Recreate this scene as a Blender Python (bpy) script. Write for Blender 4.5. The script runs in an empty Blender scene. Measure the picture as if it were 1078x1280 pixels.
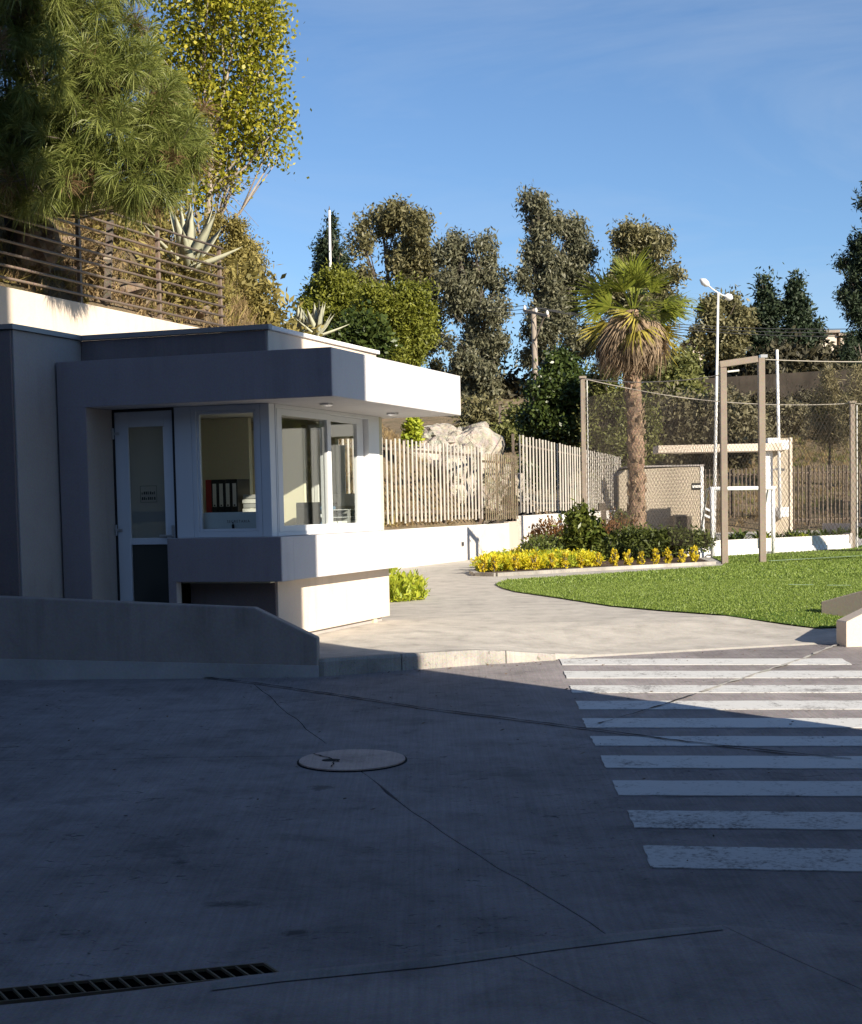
import bpy, math, random
import numpy as np
from math import sin, cos, atan, atan2, pi, radians, sqrt, hypot
from mathutils import Vector, Matrix

S = bpy.context.scene
COL = S.collection
R = random.Random(7)

# ------------------------------------------------------------------ camera, sky, sun, exposure
F, CX, CY = 2000.0, 539.0, 763.0          # focal length and principal point in photo pixels
ROLL, TH, CZ = atan(.0206), atan(130 / 2000.0), 1.21
cam = bpy.data.cameras.new('camera')
co = bpy.data.objects.new('camera', cam)
COL.objects.link(co)
S.camera = co
co.location = (0, 0, CZ)
co.rotation_mode = 'QUATERNION'
m = Matrix.Rotation(pi / 2 - TH, 3, 'X') @ Matrix.Rotation(-ROLL, 3, 'Z')
co.rotation_quaternion = m.to_quaternion()
cam.sensor_fit = 'VERTICAL'
cam.sensor_height = 36
cam.sensor_width = 36
cam.lens = F / 1280 * 36
cam.shift_y = (CY - 640) / 1280
cam.clip_start, cam.clip_end = .1, 2000

SUN_AZ, SUN_EL = (.66, -.751), radians(23.5)
w = bpy.data.worlds.new('World')
S.world = w
w.use_nodes = True
wn, wl = w.node_tree.nodes, w.node_tree.links
sky = wn.new('ShaderNodeTexSky')
sky.sky_type = 'NISHITA'
sky.sun_disc = False
sky.sun_elevation = SUN_EL
sky.sun_rotation = atan2(SUN_AZ[0], SUN_AZ[1])
sky.air_density, sky.dust_density, sky.ozone_density, sky.altitude = 1.0, .0, 4.8, 1200
tc = wn.new('ShaderNodeTexCoord')                 # faint high wisps over the whole sky
mpw = wn.new('ShaderNodeMapping'); mpw.inputs['Rotation'].default_value = (.2, .35, .4); mpw.inputs['Scale'].default_value = (2.2, 2.2, 9)
wl.new(tc.outputs['Generated'], mpw.inputs[0])
nw = wn.new('ShaderNodeTexNoise'); nw.inputs['Scale'].default_value = 1.3; nw.inputs['Detail'].default_value = 8; nw.inputs['Roughness'].default_value = .6; nw.inputs['Distortion'].default_value = .8
wl.new(mpw.outputs[0], nw.inputs['Vector'])
rwp = wn.new('ShaderNodeMapRange'); rwp.inputs[1].default_value = .46; rwp.inputs[2].default_value = .8; rwp.inputs[4].default_value = .26
wl.new(nw.outputs[0], rwp.inputs[0])
mxw = wn.new('ShaderNodeMix'); mxw.data_type = 'RGBA'
mxw.inputs[7].default_value = (4.6, 5.2, 6.0, 1)
wl.new(rwp.outputs[0], mxw.inputs[0]); wl.new(sky.outputs[0], mxw.inputs[6])
wl.new(mxw.outputs[2], wn['Background'].inputs[0])
wn['Background'].inputs[1].default_value = .072
sl = bpy.data.lights.new('sun', 'SUN')
sl.energy, sl.angle, sl.color = 4.8, radians(.53), (1, .90, .75)
so = bpy.data.objects.new('sun', sl)
COL.objects.link(so)
so.rotation_euler = Vector((SUN_AZ[0] * cos(SUN_EL), SUN_AZ[1] * cos(SUN_EL), sin(SUN_EL))).to_track_quat('Z', 'Y').to_euler()
S.view_settings.view_transform = 'Standard'
S.view_settings.look = 'None'
S.view_settings.gamma = 1
S.view_settings.use_curve_mapping = False
S.view_settings.exposure = .95
S.cycles.max_bounces = 8
S.cycles.caustics_reflective = False
S.cycles.caustics_refractive = False
S.cycles.transparent_max_bounces = 12
S.cycles.use_denoising = True

# ------------------------------------------------------------------ measuring helpers
def ray(x, y):
    u, v = x - CX, CY - y
    a = u * cos(ROLL) + v * sin(ROLL)
    b = -u * sin(ROLL) + v * cos(ROLL)
    return (a, F * cos(TH) + b * sin(TH), b * cos(TH) - F * sin(TH))
def atY(x, y, Y):
    r = ray(x, y); t = Y / r[1]
    return Vector((r[0] * t, Y, CZ + r[2] * t))
def atZ(x, y, z=0.):
    r = ray(x, y); t = (z - CZ) / r[2]
    return Vector((r[0] * t, r[1] * t, z))
def roadz(Y): return -.69 + .0365 * Y
def onroad(x, y, dz=0.):
    r = ray(x, y); t = (-.69 - CZ) / (r[2] - .0365 * r[1])
    return Vector((r[0] * t, r[1] * t, CZ + r[2] * t + dz))
AZ = radians(19.25)
U, V = (cos(AZ), -sin(AZ)), (sin(AZ), cos(AZ))
def W(u, v, z=0.): return Vector((u * U[0] + v * V[0], u * U[1] + v * V[1], z))
def uvof(p): return (p[0] * U[0] + p[1] * U[1], p[0] * V[0] + p[1] * V[1])
def at_u(x, y, u0):
    r = ray(x, y); t = u0 / (r[0] * U[0] + r[1] * U[1])
    return uvof((r[0] * t, r[1] * t))[1], CZ + r[2] * t
def at_v(x, y, v_):
    r = ray(x, y); t = v_ / (r[0] * V[0] + r[1] * V[1])
    return uvof((r[0] * t, r[1] * t))[0], CZ + r[2] * t
def lerp(a, b, t): return a + (b - a) * t
def sstep(a, b, x):
    t = min(1, max(0, (x - a) / (b - a)))
    return t * t * (3 - 2 * t)

# ------------------------------------------------------------------ materials
MATS = {}
def base_mat(name):
    mt = bpy.data.materials.new(name)
    mt.use_nodes = True
    MATS[name] = mt
    nt = mt.node_tree
    return mt, nt.nodes, nt.links, nt.nodes['Principled BSDF']
def ramp(N, stops):
    r = N.new('ShaderNodeValToRGB')
    e = r.color_ramp.elements
    while len(e) < len(stops): e.new(.5)
    for i, (p, c) in enumerate(stops):
        e[i].position = p
        e[i].color = (*c, 1) if len(c) == 3 else c
    return r
def noise(N, L, vec, scale, detail=4, rough=.55, dist=0.):
    n = N.new('ShaderNodeTexNoise')
    n.inputs['Scale'].default_value = scale
    n.inputs['Detail'].default_value = detail
    n.inputs['Roughness'].default_value = rough
    n.inputs['Distortion'].default_value = dist
    if vec is not None: L.new(vec, n.inputs['Vector'])
    return n
def mix(N, L, fac, a, b, mode='MIX'):
    x = N.new('ShaderNodeMix')
    x.data_type = 'RGBA'
    x.blend_type = mode
    for s, val in ((x.inputs[0], fac), (x.inputs[6], a), (x.inputs[7], b)):
        if hasattr(val, 'is_linked'): L.new(val, s)
        elif isinstance(val, (int, float)): s.default_value = val
        else: s.default_value = (*val, 1)
    return x.outputs[2]
def sc(c, k): return tuple(min(1, x * k) for x in c)
def surface(name, col, rough=.8, var=.12, scale=1.5, fine=60, bump=.15, spec=.3, bdist=.004, dirt=0., dirtcol=(.1, .085, .07), metal=0., streaks=0.):
    """plaster, paint, metal: colour with slow variation, fine grain and relief"""
    mt, N, L, P = base_mat(name)
    g = N.new('ShaderNodeNewGeometry').outputs['Position']
    n1, n2 = noise(N, L, g, scale, 5, .6), noise(N, L, g, fine, 3)
    r1 = ramp(N, [(.3, sc(col, 1 - var)), (.7, sc(col, 1 + var))])
    L.new(n1.outputs[0], r1.inputs[0])
    c = mix(N, L, .35, r1.outputs[0], n2.outputs[1], 'SOFT_LIGHT') if fine else r1.outputs[0]
    hs = N.new('ShaderNodeHueSaturation'); hs.inputs['Saturation'].default_value = 1
    if dirt:
        n3 = noise(N, L, g, .9, 8, .7, .6)
        r3 = ramp(N, [(.5, (0, 0, 0)), (.75, (dirt,) * 3)])
        L.new(n3.outputs[0], r3.inputs[0])
        c = mix(N, L, r3.outputs[0], c, dirtcol)
    if streaks:
        mp = N.new('ShaderNodeMapping'); mp.inputs['Scale'].default_value = (7, 7, .35)
        L.new(g, mp.inputs[0])
        n4, n5 = noise(N, L, mp.outputs[0], 1, 5, .65, .3), noise(N, L, g, 1.4, 5, .6)
        r4 = ramp(N, [(.45, (1, 1, 1)), (.72, (1 - streaks,) * 3)]); L.new(n4.outputs[0], r4.inputs[0])
        r5 = ramp(N, [(.42, (0, 0, 0)), (.62, (1, 1, 1))]); L.new(n5.outputs[0], r5.inputs[0])
        c = mix(N, L, r5.outputs[0], c, mix(N, L, 1., c, r4.outputs[0], 'MULTIPLY'))
    L.new(c, P.inputs['Base Color'])
    P.inputs['Roughness'].default_value = rough
    P.inputs['Specular IOR Level'].default_value = spec
    P.inputs['Metallic'].default_value = metal
    if bump:
        b = N.new('ShaderNodeBump')
        b.inputs['Strength'].default_value = bump
        b.inputs['Distance'].default_value = bdist
        L.new(n2.outputs[0], b.inputs['Height'])
        L.new(b.outputs[0], P.inputs['Normal'])
    return mt
def leafmat(name, a, b, transl=.3, rough=.5, c=None):
    mt, N, L, P = base_mat(name)
    g = N.new('ShaderNodeNewGeometry')
    r = ramp(N, [(0., a), (1., b)] if c is None else [(0., a), (.75, b), (1., c)])
    L.new(g.outputs['Random Per Island'], r.inputs[0])
    L.new(r.outputs[0], P.inputs['Base Color'])
    P.inputs['Roughness'].default_value = rough
    P.inputs['Specular IOR Level'].default_value = .35
    if transl:
        t = N.new('ShaderNodeBsdfTranslucent')
        L.new(r.outputs[0], t.inputs[0])
        mx = N.new('ShaderNodeMixShader')
        mx.inputs[0].default_value = transl
        L.new(P.outputs[0], mx.inputs[1]); L.new(t.outputs[0], mx.inputs[2])
        L.new(mx.outputs[0], N['Material Output'].inputs[0])
    return mt
def concrete(name, col, speck=.5, stains=(), streak=.5, var=.22, bump=.35):
    mt, N, L, P = base_mat(name)
    g = N.new('ShaderNodeNewGeometry').outputs['Position']
    big, mid, fin = noise(N, L, g, .45, 6, .62, .4), noise(N, L, g, 3.2, 8, .68, .3), noise(N, L, g, 90, 2)
    r1 = ramp(N, [(.32, sc(col, 1 - var)), (.68, sc(col, 1 + var))])
    L.new(big.outputs[0], r1.inputs[0])
    r2 = ramp(N, [(.28, (.66,) * 3), (.52, (.52,) * 3), (.66, (.40,) * 3), (.78, (.28,) * 3)])
    L.new(mid.outputs[0], r2.inputs[0])
    c = mix(N, L, .95, r1.outputs[0], r2.outputs[0], 'OVERLAY')
    c = mix(N, L, .5, c, fin.outputs[1], 'SOFT_LIGHT')
    # broom streaks
    mp = N.new('ShaderNodeMapping')
    mp.inputs['Rotation'].default_value = (0, 0, radians(-38))
    mp.inputs['Scale'].default_value = (60, 1.6, 1)
    L.new(g, mp.inputs[0])
    st = noise(N, L, mp.outputs[0], 1, 4, .6)
    rs = ramp(N, [(.35, (.42,) * 3), (.65, (.58,) * 3)])
    L.new(st.outputs[0], rs.inputs[0])
    c = mix(N, L, streak, c, rs.outputs[0], 'OVERLAY')
    # small dark pits
    mq = N.new('ShaderNodeMapping'); mq.inputs['Scale'].default_value = (9, 17, 9)
    L.new(g, mq.inputs[0])
    vo = noise(N, L, mq.outputs[0], 1, 3, .75, 1.2)
    rv = ramp(N, [(.60, (1, 1, 1)), (.69, (.35,) * 3), (.8, (.2,) * 3)])
    L.new(vo.outputs[0], rv.inputs[0])
    gate = noise(N, L, g, 1.1, 2)
    rg = ramp(N, [(.42, (0, 0, 0)), (.58, (speck,) * 3)])
    L.new(gate.outputs[0], rg.inputs[0])
    c = mix(N, L, rg.outputs[0], c, rv.outputs[0], 'MULTIPLY')
    # stains with a shape of their own
    for (p, sx, sy, rot, k) in stains:
        mp = N.new('ShaderNodeMapping'); mp.vector_type = 'TEXTURE'
        mp.inputs['Location'].default_value = p
        mp.inputs['Rotation'].default_value = (0, 0, rot)
        mp.inputs['Scale'].default_value = (sx, sy, 1)
        L.new(g, mp.inputs[0])
        ln = N.new('ShaderNodeVectorMath'); ln.operation = 'LENGTH'
        L.new(mp.outputs[0], ln.inputs[0])
        ad = N.new('ShaderNodeMath'); ad.operation = 'MULTIPLY_ADD'
        n3 = noise(N, L, g, 11, 10, .78, .8)
        L.new(n3.outputs[0], ad.inputs[0]); ad.inputs[1].default_value = 2.6
        L.new(ln.outputs['Value'], ad.inputs[2])
        r3 = ramp(N, [(.5, (k,) * 3), (.95, (0, 0, 0))])
        sb = N.new('ShaderNodeMath'); sb.operation = 'SUBTRACT'
        L.new(ad.outputs[0], sb.inputs[0]); sb.inputs[1].default_value = 1.05
        L.new(sb.outputs[0], r3.inputs[0])
        c = mix(N, L, r3.outputs[0], c, sc(col, .3))
    L.new(c, P.inputs['Base Color'])
    P.inputs['Roughness'].default_value = .88
    P.inputs['Specular IOR Level'].default_value = .25
    b = N.new('ShaderNodeBump')
    b.inputs['Strength'].default_value = bump
    b.inputs['Distance'].default_value = .006
    h = N.new('ShaderNodeMath'); h.operation = 'MULTIPLY_ADD'
    L.new(st.outputs[0], h.inputs[0]); h.inputs[1].default_value = .7
    L.new(fin.outputs[0], h.inputs[2])
    L.new(h.outputs[0], b.inputs['Height'])
    L.new(b.outputs[0], P.inputs['Normal'])
    return mt
def xyz(p): return (p.x, p.y, p.z)

M_road = concrete('road_concrete', (.24, .217, .215), 1., [
    (xyz(onroad(288, 1130)), .20, .085, radians(-10), .75), (xyz(onroad(372, 1166)), .10, .07, .3, .9),
    (xyz(onroad(200, 1060)), .22, .35, .2, .45), (xyz(onroad(225, 1078)), .07, .08, 0, .8),
    (xyz(onroad(400, 985)), .12, .12, 0, .6), (xyz(onroad(860, 996)), .4, .06, 0, .5), (xyz(onroad(110, 1000)), .5, .2, .4, .3)])
M_apron = concrete('apron_concrete', (.29, .258, .248), .5)
M_path = concrete('path_concrete', (.43, .40, .355), .35, streak=.10, var=.08, bump=.1)
M_kerb = concrete('kerb_concrete', (.31, .29, .26), .9, var=.3)
M_cover = concrete('cover_concrete', (.52, .40, .34), .7)
M_parapet = surface('parapet_plaster', (.36, .31, .28), .85, .10, 1.2, 45, .5, dirt=.3, streaks=.3)
M_plinth = surface('parapet_plinth', (.44, .42, .40), .85, .14, 2, 45, .5, dirt=.3)
M_white = surface('white_plaster', (.78, .77, .76), .75, .03, .8, 70, .25, streaks=.1)
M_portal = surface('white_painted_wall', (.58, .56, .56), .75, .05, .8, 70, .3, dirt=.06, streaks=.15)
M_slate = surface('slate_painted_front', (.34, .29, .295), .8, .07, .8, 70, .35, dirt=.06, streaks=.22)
M_cream = surface('cream_plaster', (.66, .56, .46), .8, .05, .8, 70, .3, dirt=.08, streaks=.15)
M_grey = surface('grey_plaster', (.38, .345, .325), .8, .07, .9, 60, .35, dirt=.08, streaks=.22)
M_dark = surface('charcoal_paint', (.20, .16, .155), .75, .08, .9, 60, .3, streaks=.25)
M_coping = surface('metal_coping', (.30, .29, .29), .4, .06, 2, 0, 0, .5, metal=.5)
M_frame = surface('white_aluminium', (.72, .73, .75), .4, .02, 1, 0, 0, .5)
M_rubber = surface('black_rubber', (.02, .02, .022), .6, .1, 5, 0, 0)
M_steel = surface('satin_steel', (.55, .55, .56), .35, .05, 5, 0, 0, .5, metal=.9)
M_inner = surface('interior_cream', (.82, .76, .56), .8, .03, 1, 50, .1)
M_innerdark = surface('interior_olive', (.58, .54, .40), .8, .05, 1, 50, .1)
M_wallwhite = surface('perimeter_white', (.76, .72, .66), .8, .05, .8, 40, .3, dirt=.08)
M_rail = surface('brown_railing_paint', (.20, .15, .115), .55, .12, 6, 30, .1)
M_slat = surface('pale_fence_paint', (.53, .49, .43), .7, .16, 3, 20, .15)
M_bar = surface('dark_fence_bar', (.13, .10, .075), .6, .15, 4, 20, .1)
M_tanbar = surface('tan_fence_bar', (.32, .26, .17), .6, .15, 4, 20, .1)
M_post = surface('tan_steel_post', (.24, .195, .155), .5, .1, 3, 30, .1)
M_pole = surface('pale_pole_paint', (.70, .69, .67), .5, .06, 3, 0, 0)
M_greenpole = surface('green_pole_paint', (.25, .5, .42), .5, .06, 3, 0, 0)
M_goal = surface('goal_white', (.8, .8, .8), .4, .04, 2, 0, 0, .5)
M_netc = surface('net_cord', (.11, .09, .072), .8, .1, 3, 0, 0)
M_rope = surface('pale_rope', (.40, .36, .31), .8, .1, 3, 0, 0)
M_guard = surface('guardhouse_plaster', (.42, .36, .28), .85, .06, .8, 40, .3)
M_wood = surface('weathered_pole_wood', (.30, .25, .20), .85, .2, 3, 30, .3)
M_bark = surface('grey_bark', (.12, .10, .08), .9, .3, 6, 30, .7, bdist=.02)
M_barkpale = surface('pale_bark', (.33, .28, .235), .9, .25, 5, 30, .5, bdist=.02)
M_black = surface('black_plastic', (.02, .02, .022), .45, .1, 6, 0, 0)
M_red = surface('red_board', (.35, .03, .03), .6, .1, 6, 0, 0)
M_paper = surface('white_paper', (.75, .74, .70), .7, .04, 8, 0, 0)
M_blue = surface('blue_plastic', (.05, .13, .22), .5, .1, 6, 0, 0)
M_greybox = surface('grey_plastic', (.42, .42, .41), .5, .1, 6, 0, 0)
M_wire = surface('dark_wire', (.09, .09, .09), .6, .1, 6, 0, 0)
M_soilbed = surface('garden_soil', (.09, .055, .035), .95, .35, 4, 25, .9, bdist=.03)
M_rock = surface('pale_rock', (.40, .36, .30), .9, .4, 2.2, 7, 1, bdist=.12, dirt=.7)
M_stone = surface('brown_stone', (.21, .155, .11), .95, .35, 2.5, 14, .8, bdist=.04, dirt=.4)
M_lamp = surface('lamp_metal', (.7, .7, .7), .35, .05, 3, 0, 0, .5)
M_sealant = surface('black_sealant', (.018, .017, .017), .9, .2, 9, 40, .4)
M_mortar = surface('pale_mortar', (.42, .40, .36), .9, .2, 9, 40, .5)
M_turfline = surface('turf_line', (.38, .52, .36), .9, .15, 6, 60, .5)
M_bld = surface('building_wall', (.42, .39, .36), .85, .06, .6, 40, .2)
M_glassdark = surface('dark_window', (.045, .048, .042), .12, .1, 1, 0, 0, .5)
M_debris = surface('dark_debris', (.05, .045, .04), .9, .3, 5, 20, .5)
M_board = surface('old_boards', (.24, .18, .12), .9, .3, 5, 20, .4)
M_hillwall = surface('hill_wall', (.12, .095, .07), .9, .3, .8, 20, .3, dirt=.6, streaks=.4)

def stripe_paint():
    mt, N, L, P = base_mat('worn_road_paint')
    g = N.new('ShaderNodeNewGeometry').outputs['Position']
    a, b, c3 = noise(N, L, g, 5, 8, .72, .3), noise(N, L, g, 40, 5, .7), noise(N, L, g, .7, 3)
    s = N.new('ShaderNodeMath'); s.operation = 'ADD'
    L.new(a.outputs[0], s.inputs[0]); L.new(b.outputs[0], s.inputs[1])
    s2 = N.new('ShaderNodeMath'); s2.operation = 'MULTIPLY_ADD'
    L.new(c3.outputs[0], s2.inputs[0]); s2.inputs[1].default_value = .5; L.new(s.outputs[0], s2.inputs[2])
    r = ramp(N, [(1.27 / 2, (.60, .60, .585)), (1.38 / 2, (.46, .455, .44)), (1.5 / 2, (.2, .19, .185))])
    h = N.new('ShaderNodeMath'); h.operation = 'MULTIPLY'; h.inputs[1].default_value = .5
    L.new(s2.outputs[0], h.inputs[0]); L.new(h.outputs[0], r.inputs[0])
    L.new(r.outputs[0], P.inputs['Base Color'])
    P.inputs['Roughness'].default_value = .75
    return mt
M_stripe = stripe_paint()

def glass(name, tint=(.95, .97, .96), refl=1.0, haze=0.):
    mt, N, L, P = base_mat(name)
    t = N.new('ShaderNodeBsdfTransparent'); t.inputs[0].default_value = (*tint, 1)
    g = N.new('ShaderNodeBsdfGlossy'); g.inputs['Roughness'].default_value = .015
    f = N.new('ShaderNodeFresnel')
    gb = N.new('ShaderNodeNewGeometry')
    io = N.new('ShaderNodeMapRange'); io.inputs[3].default_value = 1.5; io.inputs[4].default_value = 1 / 1.5
    L.new(gb.outputs['Backfacing'], io.inputs[0]); L.new(io.outputs[0], f.inputs[0])
    mx = N.new('ShaderNodeMixShader')
    L.new(f.outputs[0], mx.inputs[0]); L.new(t.outputs[0], mx.inputs[1]); L.new(g.outputs[0], mx.inputs[2])
    out = mx.outputs[0]
    if haze:
        d = N.new('ShaderNodeBsdfDiffuse'); d.inputs[0].default_value = (.5, .5, .46, 1)
        m2 = N.new('ShaderNodeMixShader'); m2.inputs[0].default_value = haze
        L.new(out, m2.inputs[1]); L.new(d.outputs[0], m2.inputs[2]); out = m2.outputs[0]
    L.new(out, N['Material Output'].inputs[0])
    return mt
M_glass = glass('window_glass')
M_frost = glass('frosted_door_glass', (.55, .56, .5), haze=.35)

def ground_mat():
    mt, N, L, P = base_mat('hillside_earth')
    g = N.new('ShaderNodeNewGeometry').outputs['Position']
    a, b, c = noise(N, L, g, .35, 7, .65, .4), noise(N, L, g, 2.2, 8, .7), noise(N, L, g, 14, 5, .7)
    r = ramp(N, [(.35, (.13, .10, .05)), (.5, (.25, .175, .10)), (.65, (.32, .23, .14))])
    L.new(a.outputs[0], r.inputs[0])
    r2 = ramp(N, [(.35, (.09, .10, .035)), (.6, (.30, .215, .13))])
    L.new(b.outputs[0], r2.inputs[0])
    cc = mix(N, L, .5, r.outputs[0], r2.outputs[0])
    cc = mix(N, L, .6, cc, c.outputs[0], 'SOFT_LIGHT')
    L.new(cc, P.inputs['Base Color'])
    P.inputs['Roughness'].default_value = .95
    bp = N.new('ShaderNodeBump'); bp.inputs['Distance'].default_value = .15
    L.new(c.outputs[0], bp.inputs['Height']); L.new(bp.outputs[0], P.inputs['Normal'])
    return mt
M_ground = ground_mat()
def turf_mat():
    mt, N, L, P = base_mat('turf_base')
    g = N.new('ShaderNodeNewGeometry').outputs['Position']
    a, b = noise(N, L, g, .6, 5, .6), noise(N, L, g, 45, 4, .7)
    r = ramp(N, [(.3, (.07, .13, .018)), (.7, (.10, .175, .026))])
    L.new(a.outputs[0], r.inputs[0])
    c = mix(N, L, .8, r.outputs[0], b.outputs[0], 'OVERLAY')
    L.new(c, P.inputs['Base Color']); P.inputs['Roughness'].default_value = .8
    P.inputs['Specular IOR Level'].default_value = .2
    bp = N.new('ShaderNodeBump'); bp.inputs['Distance'].default_value = .02
    L.new(b.outputs[0], bp.inputs['Height']); L.new(bp.outputs[0], P.inputs['Normal'])
    return mt
M_turf = turf_mat()
L_grass = leafmat('turf_blade', (.095, .15, .022), (.28, .36, .075), .25, .45)
L_euc = leafmat('eucalyptus_leaf', (.10, .105, .06), (.19, .18, .11), .2, .5)
L_euc2 = leafmat('eucalyptus_leaf_brown', (.12, .115, .05), (.22, .195, .09), .2, .5)
L_conif = leafmat('dark_conifer_leaf', (.018, .03, .014), (.04, .06, .026), .1, .6)
L_bush = leafmat('yellow_green_leaf', (.12, .14, .018), (.24, .25, .035), .3, .5)
L_ivy = leafmat('ivy_leaf', (.03, .05, .012), (.085, .115, .028), .2, .35)
L_olive = leafmat('olive_leaf', (.11, .125, .035), (.22, .22, .07), .25, .5)
L_grey = leafmat('grey_shrub_leaf', (.12, .11, .06), (.20, .175, .10), .2, .6)
L_pine = leafmat('pine_needle', (.12, .155, .03), (.28, .30, .085), .3, .45)
L_pinedry = leafmat('dry_needle', (.14, .085, .04), (.23, .15, .075), .2, .6)
L_poplar = leafmat('poplar_leaf', (.13, .15, .015), (.38, .36, .035), .4, .45, (.55, .47, .06))
L_dry = leafmat('dry_grass_blade', (.19, .13, .065), (.40, .29, .14), .3, .7)
L_drygreen = leafmat('dry_green_leaf', (.16, .14, .04), (.38, .31, .10), .3, .6)
L_yellow = leafmat('yellow_leaf', (.42, .40, .02), (.78, .66, .03), .35, .5)
L_lime = leafmat('lime_leaf', (.26, .34, .03), (.50, .52, .05), .35, .5)
L_orange = leafmat('amber_leaf', (.48, .38, .02), (.75, .6, .04), .3, .5)
L_dkgreen = leafmat('dark_green_leaf', (.06, .08, .018), (.17, .20, .05), .25, .4)
L_laurel = leafmat('laurel_leaf', (.07, .10, .018), (.18, .20, .04), .25, .35)
L_red = leafmat('rust_leaf', (.16, .07, .025), (.30, .15, .05), .25, .5)
L_agave = leafmat('agave_leaf', (.30, .31, .22), (.46, .45, .33), .05, .5)
L_aga = leafmat('strap_leaf', (.06, .09, .02), (.15, .19, .05), .2, .4)
L_frond = leafmat('green_frond', (.11, .14, .018), (.26, .28, .045), .3, .4)
L_frondy = leafmat('yellowing_frond', (.28, .25, .04), (.46, .38, .08), .3, .5)
L_dead = leafmat('dead_frond', (.14, .095, .06), (.42, .31, .20), .25, .7)
L_young = leafmat('young_pine_needle', (.16, .14, .07), (.28, .24, .13), .25, .6)
L_litter = leafmat('litter_leaf', (.05, .035, .025), (.18, .12, .07), 0, .8)
L_hedge = leafmat('hill_hedge_leaf', (.045, .04, .025), (.09, .08, .04), .15, .6)

# ------------------------------------------------------------------ mesh helpers
class MB:
    """collects shapes in world coordinates (or the gatehouse's own u, v axes) for ONE mesh"""
    def __init__(s, uv=False): s.v, s.f, s.uv = [], [], uv
    def add(s, pts, faces):
        n = len(s.v)
        s.v += [W(*p) if s.uv else Vector(p) for p in pts]
        s.f += [tuple(n + i for i in f) for f in faces]
        return s
    def box(s, x0, x1, y0, y1, z0, z1):
        if x0 > x1: x0, x1 = x1, x0
        if y0 > y1: y0, y1 = y1, y0
        p = [(x, y, z) for z in (z0, z1) for y in (y0, y1) for x in (x0, x1)]
        return s.add(p, [(0, 2, 3, 1), (4, 5, 7, 6), (0, 1, 5, 4), (2, 6, 7, 3), (0, 4, 6, 2), (1, 3, 7, 5)])
    def bar(s, a, b, w, h=None, up=(0, 0, 1)):
        h = h or w
        a, b = Vector(a), Vector(b)
        d = (b - a).normalized()
        x = d.cross(Vector(up))
        if x.length < 1e-4: x = d.cross(Vector((1, 0, 0)))
        x.normalize(); y = x.cross(d)
        x *= w / 2; y *= h / 2
        p = [q + i * x + j * y for q in (a, b) for i, j in ((-1, -1), (1, -1), (1, 1), (-1, 1))]
        return s.add(p, [(3, 2, 1, 0), (4, 5, 6, 7), (0, 1, 5, 4), (1, 2, 6, 5), (2, 3, 7, 6), (3, 0, 4, 7)])
    def tube(s, pts, rad, sides=6, cap=True):
        pts = [Vector(p) for p in pts]
        if not hasattr(rad, '__len__'): rad = [rad] * len(pts)
        rings, n0 = [], len(s.v)
        vv = []
        ref = None
        for i, p in enumerate(pts):
            d = (pts[min(i + 1, len(pts) - 1)] - pts[max(i - 1, 0)]).normalized()
            if ref is None:
                ref = Vector((1, 0, 0)) if abs(d.x) < .8 else Vector((0, 1, 0))
            x = (ref - d * ref.dot(d)).normalized(); ref = x
            y = d.cross(x)
            vv += [p + (x * cos(2 * pi * k / sides) + y * sin(2 * pi * k / sides)) * rad[i] for k in range(sides)]
        ff = []
        for i in range(len(pts) - 1):
            for k in range(sides):
                a, b = i * sides + k, i * sides + (k + 1) % sides
                ff.append((a, b, b + sides, a + sides))
        if cap:
            ff.append(tuple(range(sides))[::-1])
            ff.append(tuple((len(pts) - 1) * sides + k for k in range(sides)))
        uv, s.uv = s.uv, False
        s.add(vv, ff)
        s.uv = uv
        return s
    def prism(s, poly, z0, z1):
        """poly: plan outline (counter-clockwise); z0, z1 numbers or functions of (x, y)"""
        f0 = z0 if callable(z0) else (lambda x, y: z0)
        f1 = z1 if callable(z1) else (lambda x, y: z1)
        n = len(poly)
        p = [(x, y, f0(x, y)) for x, y in poly] + [(x, y, f1(x, y)) for x, y in poly]
        return s.add(p, [tuple(range(n))[::-1], tuple(range(n, 2 * n))] + [(i, (i + 1) % n, n + (i + 1) % n, n + i) for i in range(n)])

ROOT = {}
def finish(name, me, mat, parent=None, loc=None, smooth=False, bevel=0., verts=None):
    o = bpy.data.objects.new(name, me)
    COL.objects.link(o)
    if mat: me.materials.append(mat)
    if smooth:
        me.polygons.foreach_set('use_smooth', [True] * len(me.polygons))
    if bevel:
        b = o.modifiers.new('edge', 'BEVEL'); b.width = bevel; b.segments = 2; b.limit_method = 'ANGLE'
    if parent:
        o.parent = parent
        ROOT[o.name] = ROOT[parent.name]
    else:
        mtx = Matrix.Translation(loc) if loc is not None else Matrix.Identity(4)
        o.matrix_world = mtx
        ROOT[o.name] = mtx
    return o
def build(name, mb, mat, parent=None, loc=None, smooth=False, bevel=0.):
    inv = ROOT[parent.name].inverted() if parent else (Matrix.Translation(loc).inverted() if loc is not None else Matrix.Identity(4))
    me = bpy.data.meshes.new(name)
    me.from_pydata([inv @ v for v in mb.v], [], mb.f)
    me.validate()
    return finish(name, me, mat, parent, loc, smooth, bevel)
def tag(o, label=None, cat=None, group=None, kind=None):
    if label: o['label'] = label
    if cat: o['category'] = cat
    if group: o['group'] = group
    if kind: o['kind'] = kind
    return o
def thing(name, label, cat, loc, rz=0., group=None):
    o = bpy.data.objects.new(name, None)
    o.empty_display_size = .2
    COL.objects.link(o)
    mtx = Matrix.Translation(loc) @ Matrix.Rotation(rz, 4, 'Z')
    o.matrix_world = mtx
    o.location = loc; o.rotation_euler = (0, 0, rz)
    ROOT[o.name] = mtx
    return tag(o, label, cat, group)
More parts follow.
